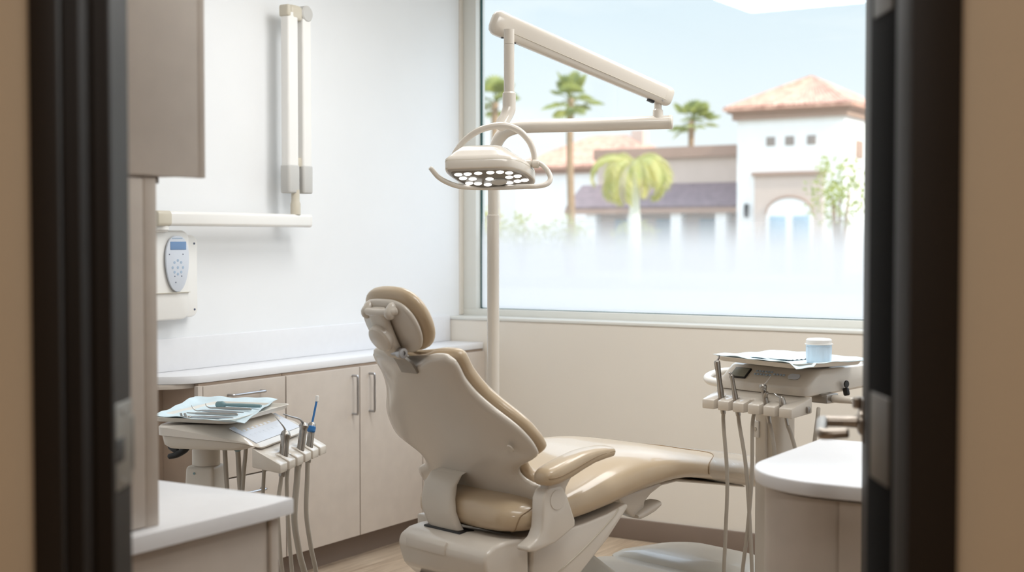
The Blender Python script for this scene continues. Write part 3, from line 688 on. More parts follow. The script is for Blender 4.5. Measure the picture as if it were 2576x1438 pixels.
# sprung upper arm
P0, P1 = V((.020, -.35, 2.184)), V((.630, -.157, 1.950))
ax = (P1-P0).normalized(); sdv = ax.cross(V((0, 0, 1))).normalized(); upv = sdv.cross(ax).normalized()
def arm_sec(f, h, w_, e=.45):
    c = P0+(P1-P0)*f
    return [c+sdv*(w_*sg(math.cos(2*PI*k/32), e))+upv*(h*sg(math.sin(2*PI*k/32), .7)) for k in range(32)]
b = B(); loft(b, [arm_sec(f, h, w_) for f, h, w_ in [(.035, .041, .025), (.3, .040, .025), (.7, .037, .024), (.975, .034, .023)]]); ua = obj('spring_arm', b, 'cream', lp, 50)
b = B(); loft(b, [arm_sec(f, h, w_, .6) for f, h, w_ in [(-.035, .022, .012), (-.028, .033, .019), (-.012, .041, .0245), (.0, .0435, .0265), (.04, .043, .0263)]]); obj('end_cap', b, 'cream', ua, 50)
b = B(); loft(b, [arm_sec(f, h, w_, .6) for f, h, w_ in [(.965, .0345, .0235), (.985, .0345, .0235), (1.0, .031, .022), (1.008, .024, .016)]]); obj('end_cap', b, 'cream2', ua, 50)
b = B()
for sgn in (1, -1): tube(b, [P0+(P1-P0)*f+sdv*(.0252*sgn)-upv*(.018) for f in (.05, .5, .97)], [.0012]*3, 6, 0)
obj('arm_seam', b, 'beigepart', ua)
def arm_box(f, dz, L, h, w_, m, nm):
    c = P0+(P1-P0)*f+upv*dz; b = B(); t_ = bmesh.new(); bmesh.ops.create_cube(t_, size=1)
    for v in t_.verts: v.co = c+ax*(v.co.x*L)+sdv*(v.co.y*w_)+upv*(v.co.z*h)
    merge(b, t_); return obj(nm, b, m, ua)
for f in (.035, .105, .905): arm_box(f, -.0375, .024, .010, .016, 'black', 'arm_slot')
for f in (.06, .955):
    c = P0+(P1-P0)*f-upv*.026
    for q_ in (1, -1):
        b = B(); lathe(b, [(.0001, 0), (.0035, 0), (.003, .0015), (.0001, .0015)], c=c+sdv*.0245*q_, axis=sdv*q_, seg=12); obj('screw', b, 'dsteel', ua)
TX, TY = .0595, -.395
b = B(); lathe(b, [(.0178, 1.935), (.0178, 2.104), (.0165, 2.1045), (.0165, 2.1055), (.0178, 2.106), (.0178, 2.155)], c=(TX, TY, 0)); obj('drop_tube', b, 'cream', lp)
b = B(); tube(b, [(TX, TY, 1.940), (TX, TY, 1.90), (TX-.001, TY-.002, 1.885), (TX-.010, TY-.012, 1.862), (TX-.022, TY-.028, 1.840), (TX-.028, TY-.036, 1.826)], [.0225, .0225, .0228, .0215, .0205, .022], 24, 5, up=(0, 1, 0)); obj('swivel_joint', b, 'cream', lp)
# lamp head: tilted frame
MH = Matrix.Translation((.0, -.455, 1.656)) @ Matrix.Rotation(R(-1.5), 4, 'Y') @ Matrix.Rotation(R(-18), 4, 'X')
def hp_(x, y, z): return MH @ V((x, y, z))
HO = [(-.150, -.075), (-.147, -.092), (-.13, -.098), (-.04, -.100), (.045, -.099), (.085, -.080), (.118, -.04), (.140, .01), (.148, .05), (.142, .082), (.12, .098), (.06, .1), (0, .1), (-.05, .098), (-.078, .088), (-.105, .045), (-.13, -.005), (-.146, -.045)]
HO = [(p.x, p.y) for p in smooth_path([(*HO[-1], 0)]+[(*p, 0) for p in HO]+[(*HO[0], 0)], 4)[4:-1-4+4]]
def head_sec(z, fx, fy, cy=0., cx=0.):   # lamp plan outline scaled about its centre
    return [hp_(x*fx+cx, y*fy+cy, z) for x, y in HO]
b = B(); loft(b, [head_sec(z, fx, fy, cy, cx) for z, fx, fy, cy, cx in [(-.004, .97, .96, 0, 0), (.0, 1.0, 1.0, 0, 0), (.026, 1.0, 1.0, 0, 0), (.034, .995, .99, 0, 0), (.044, .93, .92, 0, 0), (.060, .80, .84, 0, -.004), (.078, .64, .74, .002, -.008), (.088, .58, .66, .004, -.008), (.092, .52, .58, .004, -.008), (.093, .35, .38, .004, -.008)]]); hd = obj('lamp_housing', b, 'cream', lp, 50)
b = B(); loft(b, [head_sec(.025, 1.003, 1.003), head_sec(.027, 1.003, 1.003)]); obj('housing_seam', b, 'beigepart', hd)
b = B(); loft(b, [head_sec(-.008, .90, .88), head_sec(-.0035, .96, .95)]); obj('bezel', b, 'steel', hd, 50, label='grey metal bezel')
b = B(); loft(b, [head_sec(-.0092, .865, .83), head_sec(-.0075, .875, .845)]); fp = obj('reflector_plate', b, 'ledoff', hd, 50)
for (x, y) in [(-.108, -.055), (-.077, -.058), (-.042, -.062), (-.002, -.066), (.030, -.068), (.060, -.058), (-.094, -.018), (-.062, -.010), (-.006, -.006), (.060, -.018), (.088, -.026), (-.075, .030), (-.046, .036), (-.013, .048), (.060, .036), (.088, .022), (.112, .014)]:
    b = B(); lathe(b, [(.0001, 0), (.0135, 0), (.0135, .001), (.011, .0025), (.006, .0035), (.0001, .004)], c=hp_(x, y, -.0092), axis=MH.to_3x3() @ V((0, 0, -1)), seg=20); obj('led_lens', b, 'led', hd)
b = B(); lathe(b, [(.0001, 0), (.026, 0), (.026, .004), (.020, .007), (.0001, .008)], c=hp_(.026, .020, -.0092), axis=MH.to_3x3() @ V((0, 0, -1)), seg=28); obj('sensor_dome', b, 'greyp', hd)
b = B(); tube(b, [(-.134, -.445, 1.712), (-.118, -.445, 1.742), (-.085, -.44, 1.782), (-.04, -.446, 1.812), (.01, -.448, 1.826), (.055, -.448, 1.826), (.095, -.446, 1.809), (.125, -.44, 1.778), (.141, -.435, 1.742), (.146, -.43, 1.706)], [.008, .0095, .0105, .0112, .0115, .0115, .011, .0105, .010, .0095], 18, 6, up=(0, 1, 0), flat=1.25); obj('yoke_arch', b, 'cream', lp)
b = B(); lathe(b, [(.0001, -.022), (.012, -.022), (.0125, -.004), (.0105, -.003), (.0105, .001), (.0145, .002), (.0145, .022), (.011, .025), (.0001, .025)], c=(.137, -.445, 1.700), axis=(1, -.15, -.03), seg=24); obj('tilt_knob', b, 'cream', lp)
b = B(); tube(b, [(.158, -.45, 1.703), (.172, -.46, 1.694), (.190, -.475, 1.672), (.197, -.485, 1.650), (.188, -.495, 1.633), (.160, -.50, 1.624), (.11, -.495, 1.622), (.04, -.40, 1.622), (-.04, -.38, 1.622), (-.105, -.45, 1.624), (-.145, -.49, 1.636), (-.175, -.51, 1.654), (-.199, -.525, 1.682)],
     [.008, .0085, .0088, .0088, .0088, .0085, .008, .008, .008, .0085, .0088, .0085, .0078], 18, 6); obj('grab_handle', b, 'cream', lp)
# ------------------------------------------------------------------ instrument stands
def seg_tube(name, pts, r, m, par, seg=12, sm=6, label=None):
    b = B(); tube(b, pts, r, seg, sm); return obj(name, b, m, par, label=label)
def holder_mesh(n, x0, x1, yb, yf, z0, z1, slope, notch=.010, depth=.045):
    """bar with n lobes along x, notches open to the front (yf)"""
    pts = [(x0, yb), (x0, yf)]; wl = (x1-x0)/n
    pts = [(x0, yb)]
    for i in range(n):
        a = x0+i*wl; c = a+wl
        pts += [(a+(notch*.8 if i else .004), yf), (c-(notch*.8 if i < n-1 else .004), yf)]
        if i < n-1:
            pts += [(c-notch*.55, yf+depth*.55)]+[(c+notch*.95*math.cos(R(q)), yf+depth*.75+notch*.95*math.sin(R(q))) for q in (200, 150, 90, 30, -20)]+[(c+notch*.55, yf+depth*.55)]
    pts += [(x1, yb)]
    b = B()
    def f(c):
        t = (c.y-yb)/(yf-yb)
        return V((c.x, c.y, c.z-(slope*t if c.z > (z0+z1)/2 else slope*.35*(1-t)*-1)))
    prism(b, pts, z0, z1, 'z', bv=.004, seg=2, fn=f); return b
# right stand -----------------------------------------------------
RX, RY, RA = -1.665, 4.378, -18
t = thing('instrument_stand', 'cream dental instrument stand at right, at the foot of chair', 'instrument stand', (RX, RY, 0), RA)
MR = Matrix.Translation((RX, RY, 0)) @ Matrix.Rotation(R(RA), 4, 'Z')
b = B(); prism(b, rrect(-.056, .048, -.05, .05, .03, 6), .02, .93, 'z'); pst = obj('post', b, 'cream2', t)
b = B(); prism(b, rrect(-.045, .0, -.060, -.045, .004, 3), .05, .875, 'z'); obj('post_cover', b, 'cream', pst)
b = B(); box(b, -.053, -.026, -.0665, -.059, .79, .845, .002); pl = obj('post_label', b, 'white', pst)
b = B(); lathe(b, [(.0001, 0), (.008, 0), (.007, .002), (.0001, .002)], c=(-.040, -.0662, .818), axis=(0, -1, 0), seg=16); obj('screw', b, 'dsteel', pst)
b = B(); prism(b, rrect(-.14, .16, -.15, .15, .08, 6), .0, .045, 'z', bv=.012); obj('foot_plate', b, 'base', t)
# console: lower hull, sloped control face, top
hullp = [(-.105, -.215), (.275, -.215), (.300, -.185), (.305, .155), (.285, .175), (-.12, .175), (-.135, .15), (-.125, -.195)]
def fcon(c):
    t_ = (c.z-.955)/(1.043-.955)
    y = c.y
    if y < -.1: y += max(0, t_)*.050
    if t_ < .3: y = y*.99; return V((c.x*.965+.003, y, c.z+(.0 if c.y < 0 else .012)))
    return V((c.x, y, c.z))
b = B()
rings = []
def conring(gx, y0s, z_front, z_back):
    pts = []
    for (x, y) in arc(.262, .132, .035, 0, 90, 5)+arc(-.098, .132, .035, 90, 180, 5)+arc(-.078, -.182, .024, 180, 270, 4)+arc(.262, -.182, .028, 270, 360, 4):
        t_ = (y+.21)/.38
        xx = .090+(x-.087)*gx*.93
        yy = y0s+(y+.21)*(.167-y0s)/.377 if True else y
        pts.append(V((xx, yy, z_front+(z_back-z_front)*t_)))
    return pts
loft(b, [conring(.80, -.17, .962, .985), conring(.95, -.196, .958, .975), conring(.995, -.206, .963, .984), conring(1.0, -.208, .985, 1.0), conring(.998, -.204, .992, 1.010), conring(.985, -.150, 1.035, 1.040), conring(.97, -.140, 1.040, 1.044), conring(.93, -.12, 1.042, 1.046)])
con = obj('console', b, 'cream', t, 40)
# things on the sloped front face: plane from (y -.204, z .992) to (y -.150, z 1.035)
nf = V((0, -.043, .054)).normalized(); ef = V((0, .054, .043)).normalized()
MF = Matrix(((1, 0, 0, 0), (0, ef.y, nf.y, -.177), (0, ef.z, nf.z, 1.0140), (0, 0, 0, 1)))
b = B(); box(b, -.040, .024, -.0225, .022, -.002, .0042, .001, mtx=MF); obj('screen_bezel', b, 'black', con)
b = B(); box(b, -.037, .021, -.0195, .019, -.002, .0052, .0005, mtx=MF); obj('screen', b, 'lcdg', con, label='grey liquid-crystal display')
for kx, ky in [(.050+i*.012, -.004+j*.014) for i in range(6) for j in range(2)]+[(.125+i*.0125, .002) for i in range(4)]:
    b = B(); box(b, kx, kx+.0072, ky, ky+.0062, .002, .0050, .0008, mtx=MF); obj('key', b, 'key', con)
b = B(); prism(b, rrect(.185, .228, -.008, .014, .010, 4), .002, .0046, 'z', mtx=MF); obj('keypad_button', b, 'panel', con)
b = B(); lathe(b, [(.0001, 0), (.012, 0), (.011, .004), (.0001, .004)], c=(.296, -.03, .992), axis=(1, 0, 0), seg=16); obj('console_screw', b, 'black', con)
b = B(); tube(b, [(.288, -.02, .975), (.292, -.02, .958)], .010, 10, 0); obj('knob', b, 'black', con)
b = B(); tube(b, [(.28, -.10, .952), (.33, -.11, .953), (.385, -.12, .954)], [.0125, .0125, .010], 16, 4, up=(0, 1, 0)); obj('grip_handle', b, 'cream', t)
b = B(); box(b, .245, .305, -.14, -.08, .938, .968, .004); obj('handle_mount', b, 'dsteel', t)
b = B(); tube(b, [(-.10, -.17, .972), (-.15, -.165, .976), (-.185, -.14, .984), (-.19, -.10, .994), (-.17, -.06, 1.002), (-.12, -.02, 1.004)], [.014, .014, .013, .012, .011, .010], 14, 5); obj('grip_handle', b, 'white', t)
b = B(); box(b, -.02, .20, -.07, .13, 1.044, 1.054, .003); obj('tray_mount', b, 'slot', t)
hy0, hy1 = -.200, -.292
NL = 6
HX0, HX1 = -.078, .292
b = holder_mesh(NL, HX0, HX1, -.195, -.290, .902, .962, .030); hol = obj('instrument_holder', b, 'cream', t, 40)
b = B(); box(b, .285, .300, -.225, -.212, .915, .935, .003); obj('holder_clip', b, 'dsteel', hol)
wl = (HX1-HX0)/NL
# handpieces resting in the holder: each a thing with its hose
def instrument(label, prof, base, top, M_, hose, tip=None, mt='dsteel', extra=None, hose_r=.0062, body=True):
    nm = 'dental_handpiece'
    loc = M_ @ V((base[0], base[1], 0)); T = Matrix.Translation(-loc)
    t_ = thing(nm, label, 'dental handpiece', loc)
    W = lambda p: T @ (M_ @ V(p))
    d = V(top)-V(base)
    if body:
        b = B(); tube(b, [W(V(base)+d*f) for f, r in prof], [r for f, r in prof], 18, 3); o = obj('handpiece_body', b, mt, t_, 50)
        if tip: b = B(); tube(b, [W(p) for p in tip[0]], tip[1], 10, 5); obj('tip', b, tip[2] if len(tip) > 2 else 'steel', t_)
        if extra: extra(W, t_)
    b = B(); tube(b, [W(p) for p in hose], hose_r, 12, 7); obj('hose', b, 'hosemat', t_, label='grey rubber hose')
    return t_
def nx(i): return HX0+wl*(i+1)
zf = .915; yt = -.258
PR = [(0, .008), (.2, .0085), (.45, .0095), (.6, .011), (.75, .0085), (.9, .0095), (1, .008)]
G = 'handpieces on the right stand'
instrument('tallest grey handpiece at the left end of the right stand', [(0, .0082), (.2, .0095), (.42, .0105), (.6, .0085), (.8, .0088), (.96, .0105), (1, .010)], (nx(0)+.005, yt, .888), (-.036, -.262, 1.054), MR,
    [(nx(0)+.005, yt, .89), (nx(0)+.006, yt, .85), (.010, -.262, .68), (.004, -.262, .5), (-.002, -.262, .30), (.02, -.25, .12), (.05, -.2, .05)],
    ([(-.036, -.262, 1.055), (-.028, -.262, 1.066), (-.026, -.262, 1.075)], [.004, .0028, .002]))
instrument('slim grey handpiece second from the left on the right stand, before the display', [(0, .008), (.2, .009), (.45, .0092), (.7, .007), (.93, .0062), (.95, .008), (1, .0078)], (nx(1)+.006, yt, .888), (.026, -.262, 1.014), MR,
    [(nx(1)+.006, yt, .89), (nx(1)+.01, yt, .86), (.088, -.262, .72), (.108, -.262, .5), (.118, -.262, .35), (.13, -.25, .15), (.12, -.2, .05)],
    ([(.026, -.262, 1.014), (.022, -.268, 1.022)], [.0055, .004]))
instrument('bare grey hose hanging from the empty slot in the middle of the right stand', None, (nx(2)+.0, yt, .90), (0, 0, 1), MR,
    [(nx(2), -.245, .905), (nx(2)+.002, yt, .86), (nx(2)+.004, -.262, .70), (.095, -.262, .53), (.072, -.262, .36), (.06, -.25, .18), (.07, -.2, .05)], body=False)
def air_extra(W, t_):
    b = B(); tube(b, [W((nx(3)-.005, -.264, .958)), W((nx(3)+.004, -.268, .972))], .007, 12, 0); tube(b, [W((nx(3)-.008, -.272, .975)), W((nx(3)-.002, -.276, .984))], .006, 12, 0); obj('button', b, 'dsteel', t_)
instrument('grey air and water syringe with a fine tip, third on the right stand', [(0, .006), (.3, .0085), (.5, .0092), (.7, .009), (.85, .0085), (.95, .012), (1, .011)], (nx(3)+.010, yt, .872), (nx(3)-.016, -.262, .992), MR,
    [(nx(3)+.010, yt, .875), (nx(3)+.022, -.252, .80), (nx(3)+.024, -.24, .65), (nx(3)+.02, -.20, .4), (nx(3), -.15, .15), (nx(3), -.1, .05)],
    ([(nx(3)-.014, -.264, .990), (nx(3)+.0, -.264, 1.002), (nx(3)+.016, -.262, 1.024)], [.0035, .0022, .0014]), extra=air_extra)
instrument('short grey handpiece with a bent head at the right end of the right stand', [(0, .005), (.3, .0065), (.55, .008), (.8, .0105), (.92, .009), (1, .007)], (nx(4)+.018, yt, .872), (nx(4)-.004, -.262, .962), MR,
    [(nx(4)+.018, yt, .875), (nx(4)+.028, -.25, .84), (nx(4)+.036, -.24, .78), (nx(4)+.034, -.22, .6), (nx(4)+.02, -.18, .3), (nx(4), -.12, .05)],
    ([(nx(4)-.004, -.262, .960), (nx(4)-.018, -.264, .964), (nx(4)-.03, -.266, .972)], [.005, .003, .0016]))
seg_tube('supply_hose', [(.312, -.19, .93), (.316, -.2, .90), (.306, -.2, .83), (.296, -.2, .70), (.26, -.16, .4), (.1, -.08, .1)], .0062, 'hosemat', t, label='grey rubber hose')
# tray with paper on the right stand
tr = thing('instrument_tray', 'cream plastic tray on top of the right instrument stand', 'tray', tuple(MR @ V((.135, -.115, 0))), RA-8)
def trayring(hx, hy, z, r=.03): return [V((x, y, z)) for x, y in rrect(-hx, hx, -hy, hy, r, 4)]
def tray_mesh(hx, hy, z0):
    b = B(); loft(b, [trayring(hx*.93, hy*.93, z0), trayring(hx*.96, hy*.96, z0+.001), trayring(hx, hy, z0+.013), trayring(hx+.003, hy+.003, z0+.0155), trayring(hx-.002, hy-.002, z0+.0155), trayring(hx*.955, hy*.955, z0+.004), trayring(hx*.93, hy*.93, z0+.003)])
    return b
obj('tray_body', tray_mesh(.188, .150, 1.0545), 'trayp', tr, 40)
def sheet(cor, nx_, ny_, zf_, th=.0012):
    """paper sheet through four corners (x,y) with height function"""
    b = B(); P = []
    for lay in (0, 1):
        g = []
        for j in range(ny_+1):
            row = []
            for i in range(nx_+1):
                u, v = i/nx_, j/ny_
                x = (1-v)*((1-u)*cor[0][0]+u*cor[1][0])+v*((1-u)*cor[3][0]+u*cor[2][0])
                y = (1-v)*((1-u)*cor[0][1]+u*cor[1][1])+v*((1-u)*cor[3][1]+u*cor[2][1])
                row.append(b.verts.new((x, y, zf_(u, v, x, y)+lay*th)))
            g.append(row)
        P.append(g)
    for lay in (0, 1):
        g = P[lay]
        for j in range(ny_):
            for i in range(nx_): b.faces.new((g[j][i], g[j][i+1], g[j+1][i+1], g[j+1][i]))
    for j in range(ny_):
        for i in (0, nx_): b.faces.new((P[0][j][i], P[0][j+1][i], P[1][j+1][i], P[1][j][i]))
    for i in range(nx_):
        for j in (0, ny_): b.faces.new((P[0][j][i], P[0][j][i+1], P[1][j][i+1], P[1][j][i]))
    return b
def wav(u, v, z, rim, a=.0022):
    e = max(abs(u-.5), abs(v-.5))*2
    k = max(0, (e-.80)/.20)
    return z+rim*(k*k*(3-2*k)) + a*math.sin(u*17+v*6)*math.sin(v*13-u*5)*(.3+e)
b = sheet([(-.196, -.146), (.200, -.158), (.196, .160), (-.198, .156)], 40, 30, lambda u, v, x, y: wav(u, v, 1.0602, .0125-.014*max(0, (u-.93)/.07)*(1 if v < .25 else .3)))
o = obj('paper_liner', b, 'paper', None, 60); o.location = tr.location; o.rotation_euler = tr.rotation_euler
tag(o, 'pale blue paper liner draped over the tray on the right stand', 'paper liner')
mt_ = thing('face_mask', 'folded white and blue paper face mask on the right tray', 'face mask', tuple(MR @ V((.075, -.08, 0))), RA-8+10)
b = sheet([(-.085, -.05), (.085, -.055), (.088, .05), (-.08, .052)], 26, 18, lambda u, v, x, y: 1.064+.015*math.sin(PI*v)*math.sin(PI*min(1, u*1.0))+.0018*math.sin(v*30), .0016); obj('mask_body', b, 'paperw', mt_, 60)
b = sheet([(-.075, -.060), (.080, -.064), (.080, -.046), (-.075, -.044)], 16, 5, lambda u, v, x, y: 1.0635+.002*math.sin(u*9), .0014); obj('mask_edge', b, 'paper', mt_, 60, label='pale blue lower edge')
cx_, cy_ = .262, -.125
c0 = MR @ V((cx_, cy_, 0)); cu = thing('plastic_cup', 'pale blue lidded ribbed plastic cup on right tray', 'cup', tuple(c0), RA)
def cupring(r, z, rib=0): return [V(((r+rib*(1 if k % 6 < 3 else 0))*math.cos(2*PI*k/72), (r+rib*(1 if k % 6 < 3 else 0))*math.sin(2*PI*k/72), z)) for k in range(72)]
b = B(); loft(b, [cupring(.036, 1.0635), cupring(.0375, 1.066), cupring(.0375, 1.072, .0016), cupring(.0385, 1.113, .0016), cupring(.0385, 1.115), cupring(.040, 1.117), cupring(.040, 1.120), cupring(.037, 1.121)]); obj('cup_body', b, 'cup', cu, 30)
b = B(); lathe(b, [(.037, 1.1195), (.0435, 1.120), (.0435, 1.1225), (.0395, 1.123), (.0395, 1.134), (.036, 1.138), (.020, 1.1395), (.0001, 1.1395)], seg=40); obj('lid', b, 'white', cu, 30, label='white lid')
# left stand ------------------------------------------------------
LX, LY, LA = -3.285, 3.378, 20
ML = Matrix.Translation((LX, LY, 0)) @ Matrix.Rotation(R(LA), 4, 'Z')
t = thing('instrument_stand', 'cream dental instrument stand at left, between the near counter and the drawer cabinet', 'instrument stand', (LX, LY, 0), LA)
b = B(); lathe(b, [(.046, .70), (.046, .775), (.044, .79)], c=(0, 0, 0)); lathe(b, [(.0465, .698), (.0465, .70)]); col_ = obj('neck', b, 'cream2', t)
b = B(); prism(b, [(-.095, .02), (.06, .02), (.046, .698), (-.052, .698)], -.05, .05, 'y', bv=.012, seg=3); obj('post', b, 'cream2', t)
b = B(); lathe(b, [(.0001, 0), (.004, 0), (.004, .002), (.0001, .002)], c=(-.02, -.0502, .675), axis=(0, -1, 0), seg=10); obj('screw', b, 'teal', col_)
b = B(); lathe(b, [(.0001, 0), (.004, 0), (.004, .002), (.0001, .002)], c=(-.055, -.0502, .63), axis=(0, -1, 0), seg=10); obj('screw', b, 'teal', col_)
b = B(); prism(b, rrect(-.25, .25, -.2, .2, .08, 6), 0, .045, 'z', bv=.012); obj('foot_plate', b, 'base', t)
def lring(x0, x1, y0, y1, zf_, r=.04, n=5): return [V((x, y, zf_(x, y))) for x, y in rrect(x0, x1, y0, y1, r, n)]
LY0, LY1 = -.265, .17
b = B(); loft(b, [lring(.0, .20, LY0+.04, LY1-.03, lambda x, y: .788), lring(-.025, .235, LY0+.008, LY1-.004, lambda x, y: .789, .045), lring(-.038, .262, LY0, LY1, lambda x, y: .800+.0*x, .045), lring(-.045, .285, LY0-.002, LY1+.002, lambda x, y: .828 if x < .2 else .828-.30*(x-.2), .045)]); und = obj('console_underside', b, 'cream2', t, 45)
tz = lambda x, y: .862 if x < .175 else .862-.50*(x-.175)
b = B(); loft(b, [lring(-.045, .292, LY0-.004, LY1+.004, lambda x, y: .829 if x < .2 else .829-.34*(x-.2), .045), lring(-.052, .297, LY0-.010, LY1+.008, lambda x, y: .831 if x < .2 else .831-.32*(x-.2), .045), lring(-.053, .296, LY0-.010, LY1+.008, lambda x, y: tz(x, y)-.006, .045), lring(-.047, .288, LY0-.004, LY1+.004, lambda x, y: tz(x, y), .042), lring(.02, .185, LY0+.04, LY1-.04, lambda x, y: .8625, .03)])
con = obj('console', b, 'cream', t, 30)
# control foil on the sloped right end
a_ = math.atan2(.5, 1); ME = Matrix.Translation((.178, 0, .862)) @ Matrix.Rotation(a_, 4, 'Y')
b = B(); box(b, .012, .112, LY0+.02, LY1-.03, -.002, .0018, .0008, mtx=ME); cfo = obj('control_foil', b, 'panel', con, label='pale blue-white control foil')
for j in range(7):
    for kx in (.035, .068):
        b = B(); box(b, kx, kx+.012, LY0+.06+j*.035, LY0+.078+j*.035, .001, .0022, .0005, mtx=ME); obj('key', b, 'panel', cfo)
b = B(); box(b, .0, .17, -.17, .10, .862, .869, .003); obj('tray_mount', b, 'slot', t)
# brake lever, knobs, hose stubs under the console
b = B(); tube(b, [(-.055, -.09, .785), (-.075, -.11, .775), (-.05, -.12, .760), (-.04, -.12, .755)], [.008, .011, .010, .008], 12, 4); tube(b, [(-.01, -.11, .785), (-.02, -.12, .765), (-.045, -.13, .748), (-.07, -.13, .742)], [.010, .012, .010, .009], 12, 4); obj('brake_lever', b, 'black', t)
b = B(); tube(b, [(-.04, -.09, .785), (-.02, -.10, .77), (.0, -.10, .775)], [.010, .013, .010], 12, 4); obj('lever_mount', b, 'cream', t)
for (x, y, r_) in ((.075, -.02, .009), (.125, -.03, .010)):
    b = B(); tube(b, [(x, y, .79), (x, y, .755)], r_*1.3, 12, 0); obj('hose_nozzle', b, 'teal', t)
    seg_tube('supply_hose', [(x, y, .76), (x+.004, y, .68), (x+.012, y, .5), (x, y, .2), (x-.03, 0, .05)], r_*.85, 'hosemat', t)
seg_tube('supply_hose', [(.16, -.04, .792), (.156, -.04, .74), (.145, -.04, .62), (.13, -.04, .3), (.05, -.02, .06)], .0068, 'hosemat', t)
seg_tube('supply_hose', [(.225, -.05, .790), (.226, -.05, .74), (.219, -.05, .60), (.19, -.04, .3), (.06, -.02, .06)], .0062, 'hosemat', t)
b = B(); box(b, .205, .25, -.09, -.03, .772, .792, .006); obj('hose_block', b, 'cream2', t)
# holder along the right end; local frame: lobes along y
MHl = ML @ Matrix.Translation((.0, 0, 0)) @ Matrix.Rotation(R(90), 4, 'Z')     # x'->y , y'->-x
b = holder_mesh(6, -.268, .165, -.272, -.365, .722, .800, .050)
bmesh.ops.transform(b, matrix=Matrix.Rotation(R(90), 4, 'Z'), verts=b.verts)
hol = obj('instrument_holder', b, 'cream', t, 40)
wl2 = (.165+.268)/6
def ny(i): return -.268+wl2*(i+1)
def linst(label, i, base, top, prof, hose, tip=None, mt='dsteel', extra=None, hr=.0068):
    return instrument(label, prof, base, top, ML, hose, tip, mt, extra, hr)
xh = .338
def syr_extra(W, t_):
    b = B(); tube(b, [W((.338, ny(0)+.001, .822)), W((.346, ny(0), .836))], .010, 12, 0); obj('button', b, 'dsteel', t_)
linst('grey syringe handpiece with a needle-thin tip, nearest on the left stand', 0, (.335, ny(0)+.02, .70), (.335, ny(0)+.055, .835), [(0, .010), (.2, .0125), (.5, .0145), (.8, .0135), (.92, .017), (1, .013)],
      [(.335, ny(0)+.02, .71), (.334, ny(0)+.012, .68), (.330, -.200, .60), (.334, -.19, .45), (.338, -.17, .33), (.33, -.15, .15), (.25, -.1, .05)],
      ([(.336, ny(0)+.055, .835), (.330, ny(0)+.045, .855), (.310, ny(0)+.030, .886)], [.004, .0025, .0012]))
linst('grey suction handpiece with a bent silver spray tip on the left stand', 2, (.338, ny(2)+.01, .70), (.345, ny(2)+.05, .842), [(0, .010), (.3, .012), (.7, .0125), (.88, .0125), (.95, .0165), (1, .013)],
      [(.338, ny(2)+.01, .71), (.338, ny(2)+.0, .66), (.332, -.06, .54), (.338, -.03, .42), (.345, .015, .30), (.33, .0, .15), (.25, 0, .05)],
      ([(.345, ny(2)+.045, .845), (.340, ny(2)+.02, .862), (.325, ny(2)-.02, .875), (.310, ny(2)-.045, .886)], [.0045, .0032, .0028, .0022]), hr=.0105)
def blue_extra(W, t_):
    b = B(); tube(b, [W((.352, ny(3)+.082, .905)), W((.353, ny(3)+.085, .922))], .0062, 12, 0); obj('tip_cap', b, 'white', t_, label='clear white tip cap')
    b = B(); tube(b, [W((.345, ny(3)+.045, .81)), W((.346, ny(3)+.05, .823))], .0142, 14, 0); obj('collar', b, 'bluep', t_, label='blue collar')
linst('handpiece with a thin blue saliva tube, farthest on the left stand', 3, (.342, ny(3)+.02, .71), (.345, ny(3)+.055, .833), [(0, .010), (.4, .0115), (.8, .0115), (.92, .0145), (1, .0125)],
      [(.342, ny(3)+.02, .72), (.342, ny(3)+.015, .66), (.338, .035, .54), (.345, .06, .42), (.35, .10, .30), (.34, .08, .15), (.25, .05, .05)],
      ([(.345, ny(3)+.055, .835), (.348, ny(3)+.066, .865), (.352, ny(3)+.08, .905)], [.0036, .0036, .0036], 'bluep'), extra=blue_extra, hr=.008)
linst('bare grey hose on the left stand, hanging behind the syringe hose', 1, (.335, ny(1), .71), (.335, ny(1)+.01, .76), [(0, .007), (.5, .008), (1, .009)],
      [(.335, ny(1), .72), (.335, ny(1)-.01, .67), (.333, -.12, .55), (.336, -.10, .40), (.34, -.085, .28), (.33, -.08, .12), (.25, -.05, .05)])
# tray, liner and instruments on the left stand
tr = thing('instrument_tray', 'cream plastic tray under blue paper on the left stand', 'tray', tuple(ML @ V((.075, -.03, 0))), LA-4)
b = tray_mesh(.140, .222, .8695); obj('tray_body', b, 'trayp', tr, 40)
b = sheet([(-.148, -.212), (.196, -.302), (.062, .318), (-.247, .312)], 34, 40, lambda u, v, x, y: wav(u, v, .8765, .011, .0026))
for v in b.verts:
    pass
o = obj('paper_liner', b, 'paper', None, 60); o.location = tuple(ML @ V((.075, -.02, 0))); o.rotation_euler = (0, 0, R(LA))
tag(o, 'pale blue crinkled paper liner under the hand instruments on the left stand', 'paper liner')
def hand_tool(name, label, p0, p1, radii, z, m, cat, tip=None, tipm='dsteel', flat=1.):
    a = ML @ V((p0[0], p0[1], 0)); c = ML @ V((p1[0], p1[1], 0)); d = c-a
    t_ = thing(name, label, cat, tuple(a), 0)
    n = len(radii)-1
    b = B(); tube(b, [d*(i/n)+V((0, 0, z)) for i in range(n+1)], radii, 14, 4, up=(0, 0, 1), flat=flat); obj('handle', b, m, t_, 50)
    if tip:
        e = d.normalized(); sd_ = V((-e.y, e.x, 0)); b = B()
        for path, rr_ in tip: tube(b, [e*x+sd_*y+V((0, 0, z+zz)) for x, y, zz in path], rr_, 10, 4)
        obj('tool_tip', b, tipm, t_)
    return t_
